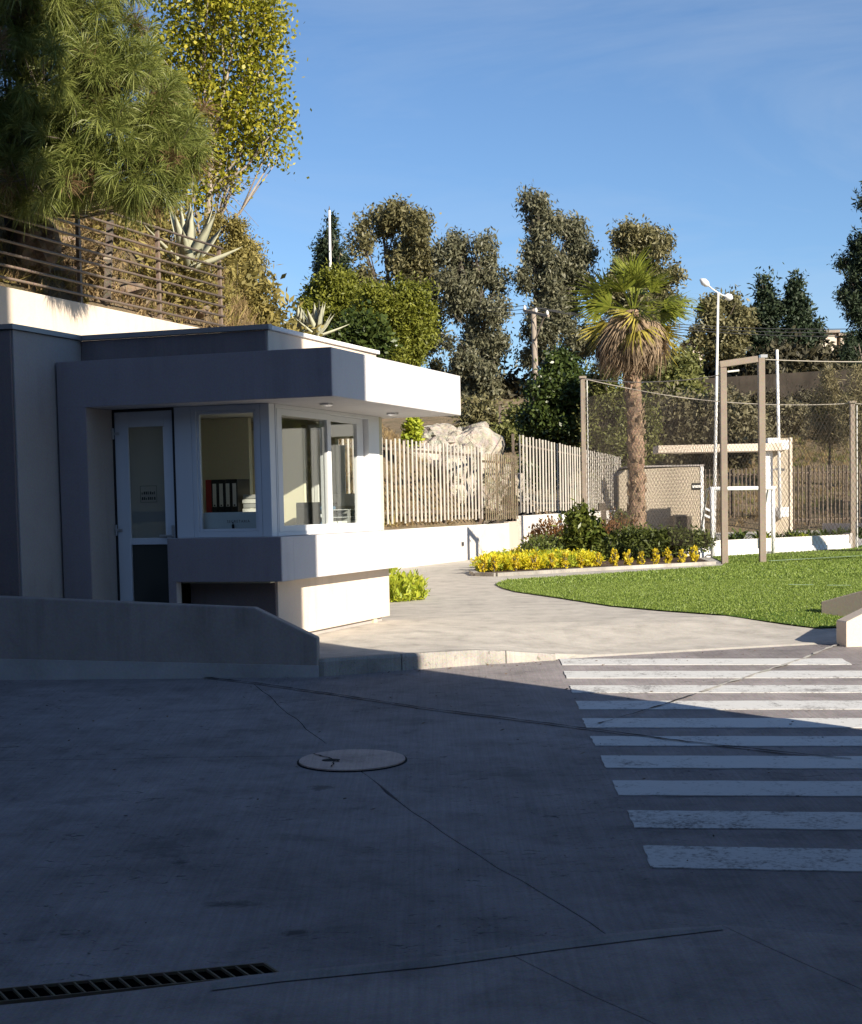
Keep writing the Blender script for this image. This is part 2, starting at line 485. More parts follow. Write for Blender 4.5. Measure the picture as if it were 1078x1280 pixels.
def inst(name, me, parent, loc=(0, 0, 0), rz=0., scale=(1, 1, 1), tilt=(0, 0)):
    """another object sharing a mesh, placed in its parent's own coordinates"""
    o = bpy.data.objects.new(name, me)
    COL.objects.link(o)
    o.parent = parent
    o.location = loc; o.rotation_euler = (tilt[0], tilt[1], rz); o.scale = scale
    return o
def np_mesh(name, verts, k):
    """mesh of n separate k-gons from an array (n, k, 3)"""
    n = len(verts)
    me = bpy.data.meshes.new(name)
    me.vertices.add(n * k); me.vertices.foreach_set('co', np.ascontiguousarray(verts, dtype=np.float32).ravel())
    me.loops.add(n * k); me.loops.foreach_set('vertex_index', np.arange(n * k, dtype=np.int32))
    me.polygons.add(n); me.polygons.foreach_set('loop_start', np.arange(0, n * k, k, dtype=np.int32))
    me.polygons.foreach_set('loop_total', np.full(n, k, dtype=np.int32))
    me.update(calc_edges=True)
    return me
def unit(a): return a / np.maximum(np.linalg.norm(a, axis=1, keepdims=True), 1e-9)
def leaves(rng, c, ln, wd, droop=0., out=None, outw=0., jit=.35, up=0.):
    """diamond leaves at centres c; droop pulls the leaf axis down, out pulls it along given directions"""
    n = len(c)
    a = rng.normal(size=(n, 3))
    a = unit(a)
    a[:, 2] += up - droop
    if out is not None: a += outw * out
    a = unit(a)
    b = unit(np.cross(a, rng.normal(size=(n, 3))))
    L = ln * (1 + jit * rng.uniform(-1, 1, (n, 1))); Wd = wd * (1 + jit * rng.uniform(-1, 1, (n, 1)))
    return np.stack([c - a * L / 2, c + b * Wd / 2, c + a * L / 2, c - b * Wd / 2], 1)
def blobs(rng, lobes, n, per, cr, shell=.75, sub=0, subk=1.):
    """leaf centres gathered in clusters through a set of lobes (x, y, z, rx, ry, rz)"""
    lob = np.array(lobes, float)
    if sub:
        k = len(lob)
        d = unit(rng.normal(size=(k * sub, 3))) * rng.uniform(.4, 1.05, (k * sub, 1))
        big = np.repeat(lob, sub, 0)
        sm = big.copy()
        sm[:, :3] += d * big[:, 3:]
        sm[:, 3:] *= rng.uniform(.28, .5, (k * sub, 1)) * subk
        lob = sm
    vol = (lob[:, 3] * lob[:, 4] * lob[:, 5]) ** (2 / 3)
    pick = rng.choice(len(lob), n, p=vol / vol.sum())
    d = unit(rng.normal(size=(n, 3)))
    r = rng.uniform(0, 1, (n, 1)) ** (1 / 3 * (1 - shell) + .12 * shell)
    r *= 1 + .13 * rng.normal(size=(n, 1))
    c = lob[pick, :3] + d * r * lob[pick, 3:]
    cc = np.repeat(c, per, 0) + rng.normal(size=(n * per, 3)) * cr * np.repeat(rng.uniform(.6, 1.3, (n, 1)), per, 0)
    return c, cc, np.repeat(d, per, 0)

# ------------------------------------------------------------------ terrain
def cap_z(v):
    xs = [(-99, 13), (24, 12), (29, 6.5), (33, 4.3), (39, 3.3), (44, 2.2), (50, 1.0), (58, .6), (999, .6)]
    for (a, p), (b, q) in zip(xs, xs[1:]):
        if a <= v <= b: return lerp(p, q, (v - a) / (b - a))
    return .6
def rough(x, y, k=1.): return k * (sin(x * 1.3 + 2 * sin(y * .7)) * .5 + sin(y * 1.9 + x * .6) * .3 + sin(x * 3.1 - y * 2.3) * .2)
def terr(x, y):
    u, v = uvof((x, y))
    far = .165 * max(0, y - 59) if y < 118 else .165 * 59 + .03 * (y - 118)
    far += .25 * rough(x * .4, y * .4) * sstep(60, 75, y)
    ub = -11.15 - 1.0 * sstep(35.5, 37.4, v) - .10 * max(0, v - 38.4)
    if u < ub:
        d = ub - u
        toe = lerp(3.88, .78, sstep(24.5, 28.5, v)) if v > 24.5 else 3.88
        sl = .9
        z = min(toe + sl * d + .25 * rough(x, y) * min(1, d), max(cap_z(v), toe) + .06 * d)
        return max(z, far - .2)
    if y < 15.5: return -2.2
    return -.3 + far if y < 60 else far - .3
def grid_mesh(us, vs, fn):
    nu, nv = len(us), len(vs)
    pts = [fn(u, v) for v in vs for u in us]
    fc = [(j * nu + i, j * nu + i + 1, (j + 1) * nu + i + 1, (j + 1) * nu + i) for j in range(nv - 1) for i in range(nu - 1)]
    return pts, fc
us = [-400, -200, -100, -70, -50, -40] + [-34 + i * .6 for i in range(38)] + [-11.16, -11.1, -10.5, -9] + [-6 + 3 * i for i in range(18)] + [60, 100, 200, 500]
vs = [-200, -60, -20, 0, 6] + [8 + i * .7 for i in range(75)] + [62 + 2.5 * i for i in range(30)] + [145, 180, 260, 420, 900]
mb = MB()
def tp(u, v):
    p = W(u, v); p.z = terr(p.x, p.y); return p
p, f = grid_mesh(sorted(us), vs, tp)
mb.add(p, f)
tag(build('hillside', mb, M_ground, smooth=True), 'brown earth hillside rising behind the walls and the playing field', kind='structure')

# ------------------------------------------------------------------ road: concrete slabs with open joints
road = build('road', MB().add([(-40, -30, roadz(-30) - .05), (40, -30, roadz(-30) - .05), (40, 16.2, roadz(16.2) - .05), (-40, 14.2, roadz(14.2) - .05)], [(0, 1, 2, 3)]), M_debris)
tag(road, 'grey concrete driveway in the shade in front of the gatehouse', kind='structure')
J1 = [(-1100, 838), (240, 846), (318, 855), (430, 871), (540, 888), (640, 900), (740, 913), (860, 929), (980, 942), (1078, 952), (1400, 990)]
J2 = [(318, 855), (392, 918), (500, 1003), (600, 1070), (680, 1118), (765, 1173)]
APR = [(-1500, 1430), (-20, 1266), (265, 1233), (350, 1222), (540, 1203), (700, 1181), (765, 1173), (902, 1163)]
def wob(p, q, n=10, k=.012):
    out = [p]
    d = q - p
    nrm = Vector((-d.y, d.x, 0)).normalized()
    for i in range(1, n):
        out.append(p + d * (i / n) + nrm * R.uniform(-k, k))
    return out
JC = {}
def chain(px):
    """a joint's jagged line on the road, made once and shared by the slabs on both sides"""
    out = []
    for a, b in zip(px, px[1:]):
        ky = (a, b)
        if ky not in JC:
            pa, pb = onroad(*a), onroad(*b)
            c = wob(pa, pb, max(2, int((pb - pa).length / .22)))
            JC[ky] = c
            JC[(b, a)] = [pb] + c[1:][::-1]
        out += JC[ky]
    return out
def shrink(poly, g):
    """pull an outline in by g so that an open joint is left between slabs"""
    n, out = len(poly), []
    ar = sum(poly[i].x * poly[(i + 1) % n].y - poly[(i + 1) % n].x * poly[i].y for i in range(n))
    s = 1 if ar > 0 else -1
    for i in range(n):
        a, b, c = poly[i - 1], poly[i], poly[(i + 1) % n]
        d1, d2 = (b - a).normalized(), (c - b).normalized()
        nr = Vector((-d1.y - d2.y, d1.x + d2.x, 0))
        nr = nr.normalized() if nr.length > 1e-6 else Vector((-d1.y, d1.x, 0))
        out.append(b + nr * g * s)
    return out if s > 0 else out[::-1]
def slab(px, dz=0., mat=M_road, gap=.004, name='concrete_slab', parent=None):
    poly = shrink(chain(px + [px[0]]), gap)
    return build(name, MB().prism([(q.x, q.y) for q in poly], lambda x, y: roadz(y) - .12, lambda x, y: roadz(y) + dz), mat, parent or road)
FARL, FARR = (-700, 815), (1500, 790)
slab([(-1100, 838), (-1100, 815), (420, 812), (1078, 786), (1400, 770), (1400, 990)] + J1[1:-1][::-1])
slab([(-1100, 838), (240, 846), (318, 855)] + [(392, 918), (425, 944), (-1100, 968)])
slab([(-1100, 968), (425, 944), (500, 1003), (600, 1070), (680, 1118), (765, 1173)] + APR[:-2][::-1])
slab(J1[2:] + [(1500, 1190), (1078, 1178), (902, 1163)] + [(765, 1173)] + J2[1:-1][::-1])
# apron at the camera's side, a shallow step up, with its own joints
APL = [(-1500, 1430), (-20, 1266), (265, 1233), (350, 1222), (540, 1203), (640, 1190)]
slab(APL + [(642, 1202), (800, 1279), (900, 1330), (1200, 2400), (-2600, 2400)], .022, M_apron, .003)
slab([(640, 1190), (700, 1181), (765, 1173), (902, 1163), (1078, 1245), (1300, 1345), (1250, 1700), (900, 1330), (800, 1279), (642, 1202)], .022, M_apron, .003)
slab([(902, 1163), (1078, 1178), (1500, 1190), (1900, 1500), (1300, 1345), (1078, 1245)], .022, M_apron, .003)
# pale trowelled margin along the apron edge
mb = MB()
edge = [(265, 1238), (350, 1227), (540, 1208), (700, 1186), (765, 1178), (900, 1167)]
inner = [(265, 1247), (350, 1236), (540, 1217), (700, 1195), (780, 1185), (905, 1170)]
A, B = [onroad(*q, .026) for q in edge], [onroad(*q, .026) for q in inner]
for i in range(len(A) - 1): mb.add([A[i], B[i], B[i + 1], A[i + 1]], [(0, 1, 2, 3)])
build('trowelled_margin', mb, concrete('margin_concrete', (.25, .24, .23), .3), road)

def strip(px, wd, dz, z=None, jag=.4, step=.07):
    mb = MB(); pts = []
    for a, b in zip(px, px[1:]):
        pa, pb = onroad(*a, dz), onroad(*b, dz)
        n = max(1, int((pb - pa).length / step))
        d = (pb - pa); nr = Vector((-d.y, d.x, 0)).normalized()
        for i in range(n): pts.append((pa + d * i / n + nr * R.uniform(-.008, .008), nr))
    vv = []
    for q, nr in pts:
        k = wd * (1 + R.uniform(-jag, jag)) / 2
        vv += [q + nr * k, q - nr * k]
    return mb.add(vv, [(2 * i, 2 * i + 1, 2 * i + 3, 2 * i + 2) for i in range(len(pts) - 1)])
build('joint_sealant', strip(J1[1:-1], .026, .012, jag=.6), M_sealant, road)
build('mortar_line', strip([(1048, 806), (1005, 824), (950, 842), (900, 858), (872, 868)], .032, .012, jag=.7), M_mortar, road)
build('crack', strip([(872, 868), (830, 882), (790, 894), (742, 908)], .014, .012, jag=.9), M_sealant, road)  # shaded stretch of the same line, its shade put into the dark colour

# crosswalk: ten painted bars
cw = thing('crosswalk', 'worn white zebra crossing on the concrete driveway', 'crosswalk', onroad(900, 930))
ROWS = [(1058, 804, 1085.5, 814.5, .018), (1014, 784, 1035.5, 793, .009), (976.6, 766, 994.8, 773.5, .004), (945.4, 751, 960.7, 758, .003), (921, 738, 933, 744, .001),
        (898.6, 728, 910.3, 733.5, 0), (877, 719.5, 887.4, 724.5, -.001), (857.6, 712, 866.6, 716, -.001), (839.6, 705, 848.2, 708.5, -.001), (824.2, 699, 831.6, 703, -.001)]
for k, (ya, xa, yb, xb, s) in enumerate(ROWS):
    xe = 1340 if k < 9 else 1053
    poly = []
    for (x, y) in [(xb, yb), (xe + (12 if k == 9 else 0), yb + s * (xe - xb)), (xe, ya + s * (xe - xa)), (xa, ya)]:
        poly.append(onroad(x, y))
    ring = []
    for a, b in zip(poly, poly[1:] + poly[:1]):
        ring += wob(a, b, 26 if (b - a).length > 1 else 6, .006)
    build('stripe', MB().prism([(q.x, q.y) for q in ring], lambda x, y: roadz(y) + .001, lambda x, y: roadz(y) + .006), M_stripe, cw)

# manhole
mc = onroad(440.5, 951.5)
mh = thing('manhole_cover', 'round concrete manhole cover with a cracked lifting hole set in the driveway', 'manhole cover', mc)
def disc(r0, r1, z0, z1, n=48):
    mb = MB(); vv = []
    for k in range(n):
        a = 2 * pi * k / n
        for r, z in ((r0, z0), (r1, z0), (r1, z1), (r0, z1)):
            x, y = mc.x + r * cos(a), mc.y + r * sin(a)
            vv.append((x, y, roadz(y) + z))
    ff = []
    for k in range(n):
        j = (k + 1) % n
        for i in range(4): ff.append((4 * k + i, 4 * k + (i + 1) % 4, 4 * j + (i + 1) % 4, 4 * j + i))
    return mb.add(vv, ff)
mb = MB()
mb.prism([(mc.x + .325 * cos(2 * pi * k / 48), mc.y + .325 * sin(2 * pi * k / 48)) for k in range(48)], lambda x, y: roadz(y) - .04, lambda x, y: roadz(y) + .013)
build('cover', mb, M_cover, mh)
build('ring_gap', disc(.3255, .337, -.02, .006), M_sealant, mh)
hx = onroad(414, 953)
build('lifting_hole', MB().prism([(hx.x + .055 * cos(a * pi / 8), hx.y + .035 * sin(a * pi / 8)) for a in range(16)], lambda x, y: roadz(y), lambda x, y: roadz(y) + .0165), M_sealant, mh)
def onc(pxs, wd):
    return strip(pxs, wd, .017, jag=.7, step=.03)
build('crack', onc([(392, 945), (410, 950), (428, 957)], .010), M_sealant, mh)
build('crack', onc([(418, 955), (415, 960), (417, 963)], .007), M_sealant, mh)

# drain channel grate
g0, g1 = onroad(345, 1209), onroad(-140, 1268)
ga, gb = onroad(330, 1208, .012), onroad(350, 1221, .012)
gdir = (g1 - g0).normalized(); gw = Vector((gdir.y, -gdir.x, 0)) * -1
if gw.y > 0: gw = -gw
gw = (gb - ga)
dr = thing('drain_grate', 'rusty steel drain grate sunk along the edge of the driveway', 'drain', ga)
fm = MB()
glen = (onroad(-140, 1258) - ga).length
gdir = (onroad(-140, 1255, .012) - ga).normalized()
zz = Vector((0, 0, -.003))
for o in (Vector((0, 0, 0)), gw):
    fm.bar(ga + o + zz, ga + o + gdir * glen + zz, .008, .012)
for o in (0, glen): fm.bar(ga + gdir * o + zz, ga + gdir * o + gw + zz, .008, .012)
M_grate = surface('rusty_grate', (.17, .135, .09), .7, .2, 8, 30, .2, metal=.3)
build('frame', fm, M_grate, dr)
build('channel', MB().add([ga + Vector((0, 0, -.008)), ga + gw + Vector((0, 0, -.008)), ga + gw + gdir * glen + Vector((0, 0, -.008)), ga + gdir * glen + Vector((0, 0, -.008))], [(0, 1, 2, 3)]), surface('drain_black', (.004, .004, .004), 1, 0, 1, 0, 0, 0), dr)
nb = 25
for i in range(1, nb):
    q = ga + gdir * glen * i / nb + zz
    build('bar', MB().bar(q, q + gw, .007, .010), M_grate, dr)

# ------------------------------------------------------------------ pavement, kerb
KP = [(-40, 24.5), (-3.85, 14.3), (-.96, 13.52), (.42, 14.06), (1.1, 14.25), (3.8, 14.95), (9, 16.4), (40, 24)]
def ky(x):
    for (a, p), (b, q) in zip(KP, KP[1:]):
        if a <= x <= b: return lerp(p, q, (x - a) / (b - a))
def kz(x):
    y = ky(x)
    return lerp(-.055, roadz(y) + .012, sstep(.25, 1.6, x))
def pavz(x, y):
    y0 = ky(x); t_ = max(0, y - y0)
    common = -.055 + .04 * t_ if x < 1.5 else lerp(-.055, roadz(y0), sstep(1.5, 6, x)) + .05 * t_
    return min(0., lerp(kz(x), common, sstep(-.1, 2.4, t_)))
xs = [-12 + .5 * i for i in range(17)] + [-3.5 + .2 * i for i in range(40)] + [4.6 + i for i in range(12)]
rows = [-.11, 0, .15, .4, .8, 1.2, 1.6, 2, 2.6, 3.2, 4, 5, 6, 8, 11, 15, 20, 27, 36, 48]
pts = [(x, ky(x) + t, pavz(x, ky(x) + t) if t >= 0 else roadz(ky(x) + t) - .02) for t in rows for x in xs]
nu = len(xs)
fc = [(j * nu + i, j * nu + i + 1, (j + 1) * nu + i + 1, (j + 1) * nu + i) for j in range(len(rows) - 1) for i in range(nu - 1)]
tag(build('pavement', MB().add(pts, fc), M_path), 'pale sunlit concrete path running past the gatehouse to the garden', kind='structure')
mb = MB()
kx = [-3.9 + .13 * i for i in range(38)] + [1.1]
prof = []
for x in kx:
    y = ky(x); z = kz(x)
    j = R.uniform(-.006, .006)
    prof.append([(x, y - .135 + j, roadz(y) - .1), (x, y - .125 + j, z - .02), (x, y - .10 + j, z + .003), (x, y + .002, z + .004)])
kerb = build('kerb', MB().add([(p4[0][0], p4[0][1] + .03, p4[0][2]) for p4 in prof] + [(p4[3][0], p4[3][1] - .02, p4[3][2] - .03) for p4 in prof],
    [(i, i + 1, len(prof) + i + 1, len(prof) + i) for i in range(len(prof) - 1)]), M_sealant)
tag(kerb, 'rough concrete kerb between the driveway and the path', kind='structure')
for st in range(0, len(prof) - 1, 7):
    pc = [[list(q) for q in p4] for p4 in prof[st:st + 8]]
    if len(pc) < 2: continue
    for p4 in (pc[0], pc[-1]):
        for q in p4: q[0] += .004 if p4 is pc[0] else -.004
    for p4 in pc:
        j = R.uniform(-.004, .004)
        for q in p4[1:3]: q[1] += j; q[2] += R.uniform(-.003, .003)
    vv = [q for p4 in pc for q in p4]; n = len(pc)
    build('kerb_stone', MB().add(vv, [(4 * i + k, 4 * i + 4 + k, 4 * i + 5 + k, 4 * i + 1 + k) for i in range(n - 1) for k in range(3)] + [(0, 1, 2, 3), (4 * n - 1, 4 * n - 2, 4 * n - 3, 4 * n - 4)]), M_kerb, kerb)

# parapets
def parapet(name, label, loc, pts_top, bottom, thick, plinth=None):
    """wall with a sloped end: pts_top = list of (point on the front face, top z)"""
    pass
pl, pr = Vector((-3.67, 13.60, -.19)), onroad(397, 846.5)
d = (pl - pr).normalized(); back = Vector((-d.y, d.x, 0))
if back.y < 0: back = -back
pt = thing('parapet_wall', 'low plastered wall with a sloped end along the shaded driveway', 'wall', pr)
def front(x, y):
    r = Vector(ray(x, y)); o = Vector((0, 0, CZ))
    n = back
    t = (pr - o).dot(n) / r.dot(n)
    return o + r * t
prof = [front(397, 845), front(397, 797.5), front(318, 759.5), front(0, 745.5)]
prof.append(prof[3] + d * 8 + Vector((0, 0, .08)))
prof.append(Vector((prof[4].x, prof[4].y, -.6)))
prof[0].z = -.5
n = len(prof)
vv = prof + [q + back * .13 for q in prof]
build('wall', MB().add(vv, [tuple(range(n))[::-1], tuple(range(n, 2 * n))] + [(i, (i + 1) % n, n + (i + 1) % n, n + i) for i in range(n)]), M_parapet, pt, bevel=.012)
q0, q1 = front(397.5, 832), front(0, 823.5)
q2 = q1 + d * 8
f_ = -back * .012
vv = [q0 + f_ - d * .008, q1 + f_, q2 + f_]
lo = [Vector((q.x, q.y, -.5)) for q in vv]
bk = [q + back * .012 for q in vv]
build('plinth', MB().add(vv + lo + bk, [(0, 1, 4, 3), (1, 2, 5, 4), (6, 7, 1, 0), (7, 8, 2, 1), (0, 3, 6)]), M_plinth, pt)

def wedge(name, label, a, dirv, length, thick_dir, thick, z0, zs, zl, mat, ln1=.8):
    """low wall from a along dirv whose top ramps from zs to zl"""
    t = thing(name, label, 'wall', a)
    dv, tv = Vector((*dirv, 0)).normalized(), Vector((*thick_dir, 0)).normalized() * thick
    pr_ = [(0, z0), (0, zs), (ln1, zl), (length, zl), (length, z0)]
    f = [Vector((a.x, a.y, 0)) + dv * s + Vector((0, 0, z)) for s, z in pr_]
    vv = f + [q + tv for q in f]
    n = 5
    build('wall', MB().add(vv, [tuple(range(n)), tuple(range(n, 2 * n))[::-1]] + [(n + i, n + (i + 1) % n, (i + 1) % n, i) for i in range(n)]), mat, t, bevel=.01)
    g = [q + dv * s for q, s in zip(f[:1], (0,))]
    return t
M_wedge = surface('sandy_plaster', (.46, .39, .33), .85, .06, 1.2, 45, .3, dirt=.12)
wa = Vector((4.14, 16.95, -.07))
wedge('parapet_wall', 'low grey plastered wall with a sloped end at the corner of the lawn', wa, (.74, -.67), 5, (.67, .74), .2, -.4, .115, .52, M_wedge, 1.5)
wb = Vector((3.80, 14.62, -.16))
wedge('parapet_wall', 'short pink plastered wall with a sloped end beside the crossing', wb, (.985, .17), 5, (-.17, .985), .22, -.4, .075, .55, M_cream, 1.1)

# ------------------------------------------------------------------ lawn
def onpav(x, y):
    p = atZ(x, y, 0.)
    for _ in range(6):
        p = atZ(x, y, pavz(p.x, p.y) if p.x < 16 else 0)
    return p
LF = [(619, 731), (628, 736), (645, 740.5), (700, 748.5), (765, 758.6), (830, 764.5), (900, 769.5), (960, 772), (1023, 774.5)]
lf = [onpav(*q) for q in LF]
bk_ = [onpav(634, 726), onpav(903, 708.5)]
outl = lf + [Vector((5.2, 16.4, 0)), Vector((8, 16.2, 0)), Vector((22, 20, 0)), Vector((24, 58, 0)), Vector((13, 46, 0)), Vector((9.86, 37.6, 0)), Vector((6.02, 34.15, 0)), Vector((5.62, 30.5, 0)), bk_[1], bk_[0]]
for q in outl: q.z = 0
import bmesh
def filled(name, pts, mat, lift=0., cuts=0):
    me = bpy.data.meshes.new(name); bm = bmesh.new()
    vs_ = [bm.verts.new(p) for p in pts]
    fc_ = bm.faces.new(vs_)
    bmesh.ops.triangulate(bm, faces=[fc_])
    for _ in range(cuts):
        lg = [e for e in bm.edges if e.calc_length() > .7]
        if not lg: break
        bmesh.ops.subdivide_edges(bm, edges=lg, cuts=1)
        bmesh.ops.triangulate(bm, faces=[f for f in bm.faces if len(f.verts) > 3])
    if cuts:
        for v in bm.verts: v.co.z = pavz(min(v.co.x, 15.9), v.co.y) + lift
    bm.to_mesh(me); bm.free()
    return me
tag(finish('lawn', filled('lawn', outl, M_turf, .014, 6), M_turf), 'bright green lawn and playing field beyond the path', kind='structure')
def inside(poly, x, y):
    c = np.zeros(len(x), bool)
    n = len(poly)
    for i in range(n):
        x1, y1, x2, y2 = poly[i].x, poly[i].y, poly[i - 1].x, poly[i - 1].y
        if y1 == y2: continue
        c ^= ((y1 > y) != (y2 > y)) & (x < (x2 - x1) * (y - y1) / (y2 - y1) + x1)
    return c
rng = np.random.default_rng(3)
def blades(n, ylo, yhi, h, wd):
    y = rng.uniform(ylo, yhi, n); x = rng.uniform(.8, 1.0, n) * 0 + rng.uniform(.8, 12.5, n)
    k = inside(outl, x, y) & (x < .29 * y + .6)
    x, y = x[k], y[k]
    z = np.array([pavz(min(a, 15.9), b) for a, b in zip(x, y)]) + .012
    c = np.stack([x, y, z], 1)
    a = rng.uniform(0, 2 * pi, len(x)); d = np.stack([np.cos(a), np.sin(a), 0 * a], 1)
    hh = h * rng.uniform(.5, 1.3, (len(x), 1))
    lean = rng.normal(size=(len(x), 3)) * hh * .5; lean[:, 2] = 0
    tip = c + lean; tip[:, 2:] += hh
    return np.stack([c - d * wd, c + d * wd, tip], 1)
bl = np.concatenate([blades(240000, 15.8, 24, .021, .006), blades(120000, 24, 38, .03, .010)])
gr = finish('grass', np_mesh('grass', bl, 3), L_grass)
tag(gr, 'short dense green grass of the lawn', 'grass', kind='stuff')
def flat_line(px, wd, name, mat, z=.05):
    mb = MB()
    for (a, b) in px:
        p, q = atZ(*a, z), atZ(*b, z)
        d = (q - p); n_ = Vector((-d.y, d.x, 0)).normalized() * wd
        mb.add([p - n_, q - n_, q + n_, p + n_], [(0, 1, 2, 3)])
    return mb
fl = flat_line([((962, 701), (1120, 692))], .06, 'line', M_turfline, .062)
fl2 = flat_line([((986, 730.5), (1017, 731)), ((1034, 731.3), (1064, 731.5))], .035, 'line', M_turfline, .06)
pm = thing('pitch_marking', 'pale painted lines on the green playing field', 'line marking', atZ(1000, 716, .04))
build('line', fl, M_turfline, pm); build('line', fl2, M_turfline, pm)

# ------------------------------------------------------------------ gatehouse
GU, GV = -7.87, 12.94
gh = thing('gatehouse', 'flat roofed white gatehouse with overhanging fascia and a corner window', 'building', W(-6.0, 12.94, 0), -AZ)
def K(name, boxes, mat, parent=gh, bevel=.006, label=None):
    mb = MB(True)
    for b in boxes: mb.box(*b)
    o = build(name, mb, mat, parent, bevel=bevel)
    if label: o['label'] = label
    return o
K('side_wall', [(-20, -7.87, 11.86, 17, -.4, 2.79)], M_grey)
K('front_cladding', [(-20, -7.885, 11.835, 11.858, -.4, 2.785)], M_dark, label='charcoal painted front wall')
K('roof_block', [(-7.868, -5.99, 12.96, 15.6, 2.3, 2.79)], M_cream)
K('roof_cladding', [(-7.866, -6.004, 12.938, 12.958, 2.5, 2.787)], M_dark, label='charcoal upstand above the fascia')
K('coping', [(-20, -7.84, 11.81, 11.90, 2.792, 2.835), (-7.9, -7.84, 11.9, 12.98, 2.7921, 2.8351), (-7.84, -5.96, 12.905, 12.98, 2.792, 2.835)], M_coping, bevel=0)
K('side_coping', [(-6.03, -5.96, 12.981, 15.63, 2.7921, 2.83)], M_white)
FZ = 2.15
K('fascia', [(-7.85, -5.2, 12.5, 15.97, FZ, 2.56)], M_portal, bevel=.008)
K('portal_leg', [(-7.85, -7.566, 12.5, 12.96, -.2, FZ - .001)], M_grey)
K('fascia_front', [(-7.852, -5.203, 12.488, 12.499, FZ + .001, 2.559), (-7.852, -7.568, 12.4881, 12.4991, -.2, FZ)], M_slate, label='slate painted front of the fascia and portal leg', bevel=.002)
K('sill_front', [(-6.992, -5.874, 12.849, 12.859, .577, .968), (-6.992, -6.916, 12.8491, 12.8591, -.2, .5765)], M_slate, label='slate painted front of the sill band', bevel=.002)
K('roof_deck', [(-7.6, -5.4, 15.0, 15.9, 2.563, 2.57)], M_coping, bevel=0)
# sill band, its leg, base
K('sill_band', [(-6.99, -5.87, 12.86, 13.12, .575, .97), (-6.14, -5.872, 13.12, 16.15, .576, .969), (-6.99, -6.915, 12.861, 12.95, -.2, .574)], M_portal, bevel=.006)
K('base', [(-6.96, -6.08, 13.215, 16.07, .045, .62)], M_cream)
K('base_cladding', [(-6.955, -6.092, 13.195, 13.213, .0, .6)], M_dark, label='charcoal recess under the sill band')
K('skirting', [(-6.9, -6.125, 13.3, 15.95, -.1, .044)], M_grey)
BV = 15.64
oa, ob = at_v(420, 600, BV)[0], at_v(447, 600, BV)[0]
zt, zb = at_v(433, 548, BV)[1], at_v(433, 617, BV)[1]
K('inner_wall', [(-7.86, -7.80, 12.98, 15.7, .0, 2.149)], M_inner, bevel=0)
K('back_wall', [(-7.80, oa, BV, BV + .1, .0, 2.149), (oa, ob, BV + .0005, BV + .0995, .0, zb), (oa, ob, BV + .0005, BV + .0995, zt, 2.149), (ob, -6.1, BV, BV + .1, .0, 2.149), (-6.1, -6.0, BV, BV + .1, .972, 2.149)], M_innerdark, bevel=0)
K('window_beam', [(oa - .05, ob + .02, BV - .03, BV - .002, zt + .01, at_v(433, 531, BV)[1])], M_inner)
K('window_sill', [(oa - .05, ob + .04, BV - .12, BV - .002, zb - .13, zb - .002)], M_white)
pa, pb_ = at_v(357, 600, 15.0), at_v(381, 600, 15.0)
K('cream_panel', [(pa[0] - .6, pb_[0], 15.0, 15.04, .6, at_v(370, 536, 15.0)[1])], M_inner)
K('inner_floor', [(-7.8, -6.1, 13.1, 15.64, .55, .60)], M_innerdark, bevel=0)
K('partition', [(-7.795, -7.05, 14.72, 14.79, .6, 2.14)], M_innerdark, bevel=.003)
# door
dv = 12.945
door = K('door', [(-7.55, -7.415, dv, dv + .05, -.1, 2.125), (-7.045, -6.955, dv, dv + .05, .0, 2.125), (-7.415, -7.045, dv + .0005, dv + .0495, 1.985, 2.1245), (-7.415, -7.045, dv + .0005, dv + .0495, .915, .975)], M_frame, bevel=.004)
K('frame', [(-7.566, -7.553, dv - .012, dv + .06, -.1, 2.148), (-7.553, -6.94, dv - .012, dv + .06, 2.128, 2.148), (-6.953, -6.94, dv - .0121, dv + .0601, 0, 2.128)], M_rubber, door, bevel=0)
K('pane', [(-7.415, -7.045, dv + .02, dv + .03, .975, 1.985)], M_frost, door, bevel=0)
K('lower_pane', [(-7.415, -7.045, dv + .02, dv + .03, -.1, .915)], M_glassdark, door, bevel=0)
K('bead', [(-7.425, -7.409, dv - .006, dv, .985, 1.98), (-7.051, -7.038, dv - .006, dv, .985, 1.98)], M_frame, door, bevel=0)
for z in (1.93, 1.05):
    K('hinge', [(-7.575, -7.545, dv - .035, dv - .012, z - .05, z + .05), (-7.56, -7.50, dv - .012, dv - .001, z - .012, z + .012)], M_steel, door, bevel=.003)
K('handle', [(-6.99, -6.965, dv - .014, dv - .001, .93, 1.09), (-7.10, -6.972, dv - .045, dv - .03, .985, 1.003), (-6.985, -6.972, dv - .03, dv - .013, .985, 1.003)], M_steel, door, bevel=.003)
K('film_band', [(-7.409 + .051 * i, -7.371 + .051 * i, dv + .031, dv + .034, 1.12, 1.215) for i in range(7)], M_black, door, bevel=0)
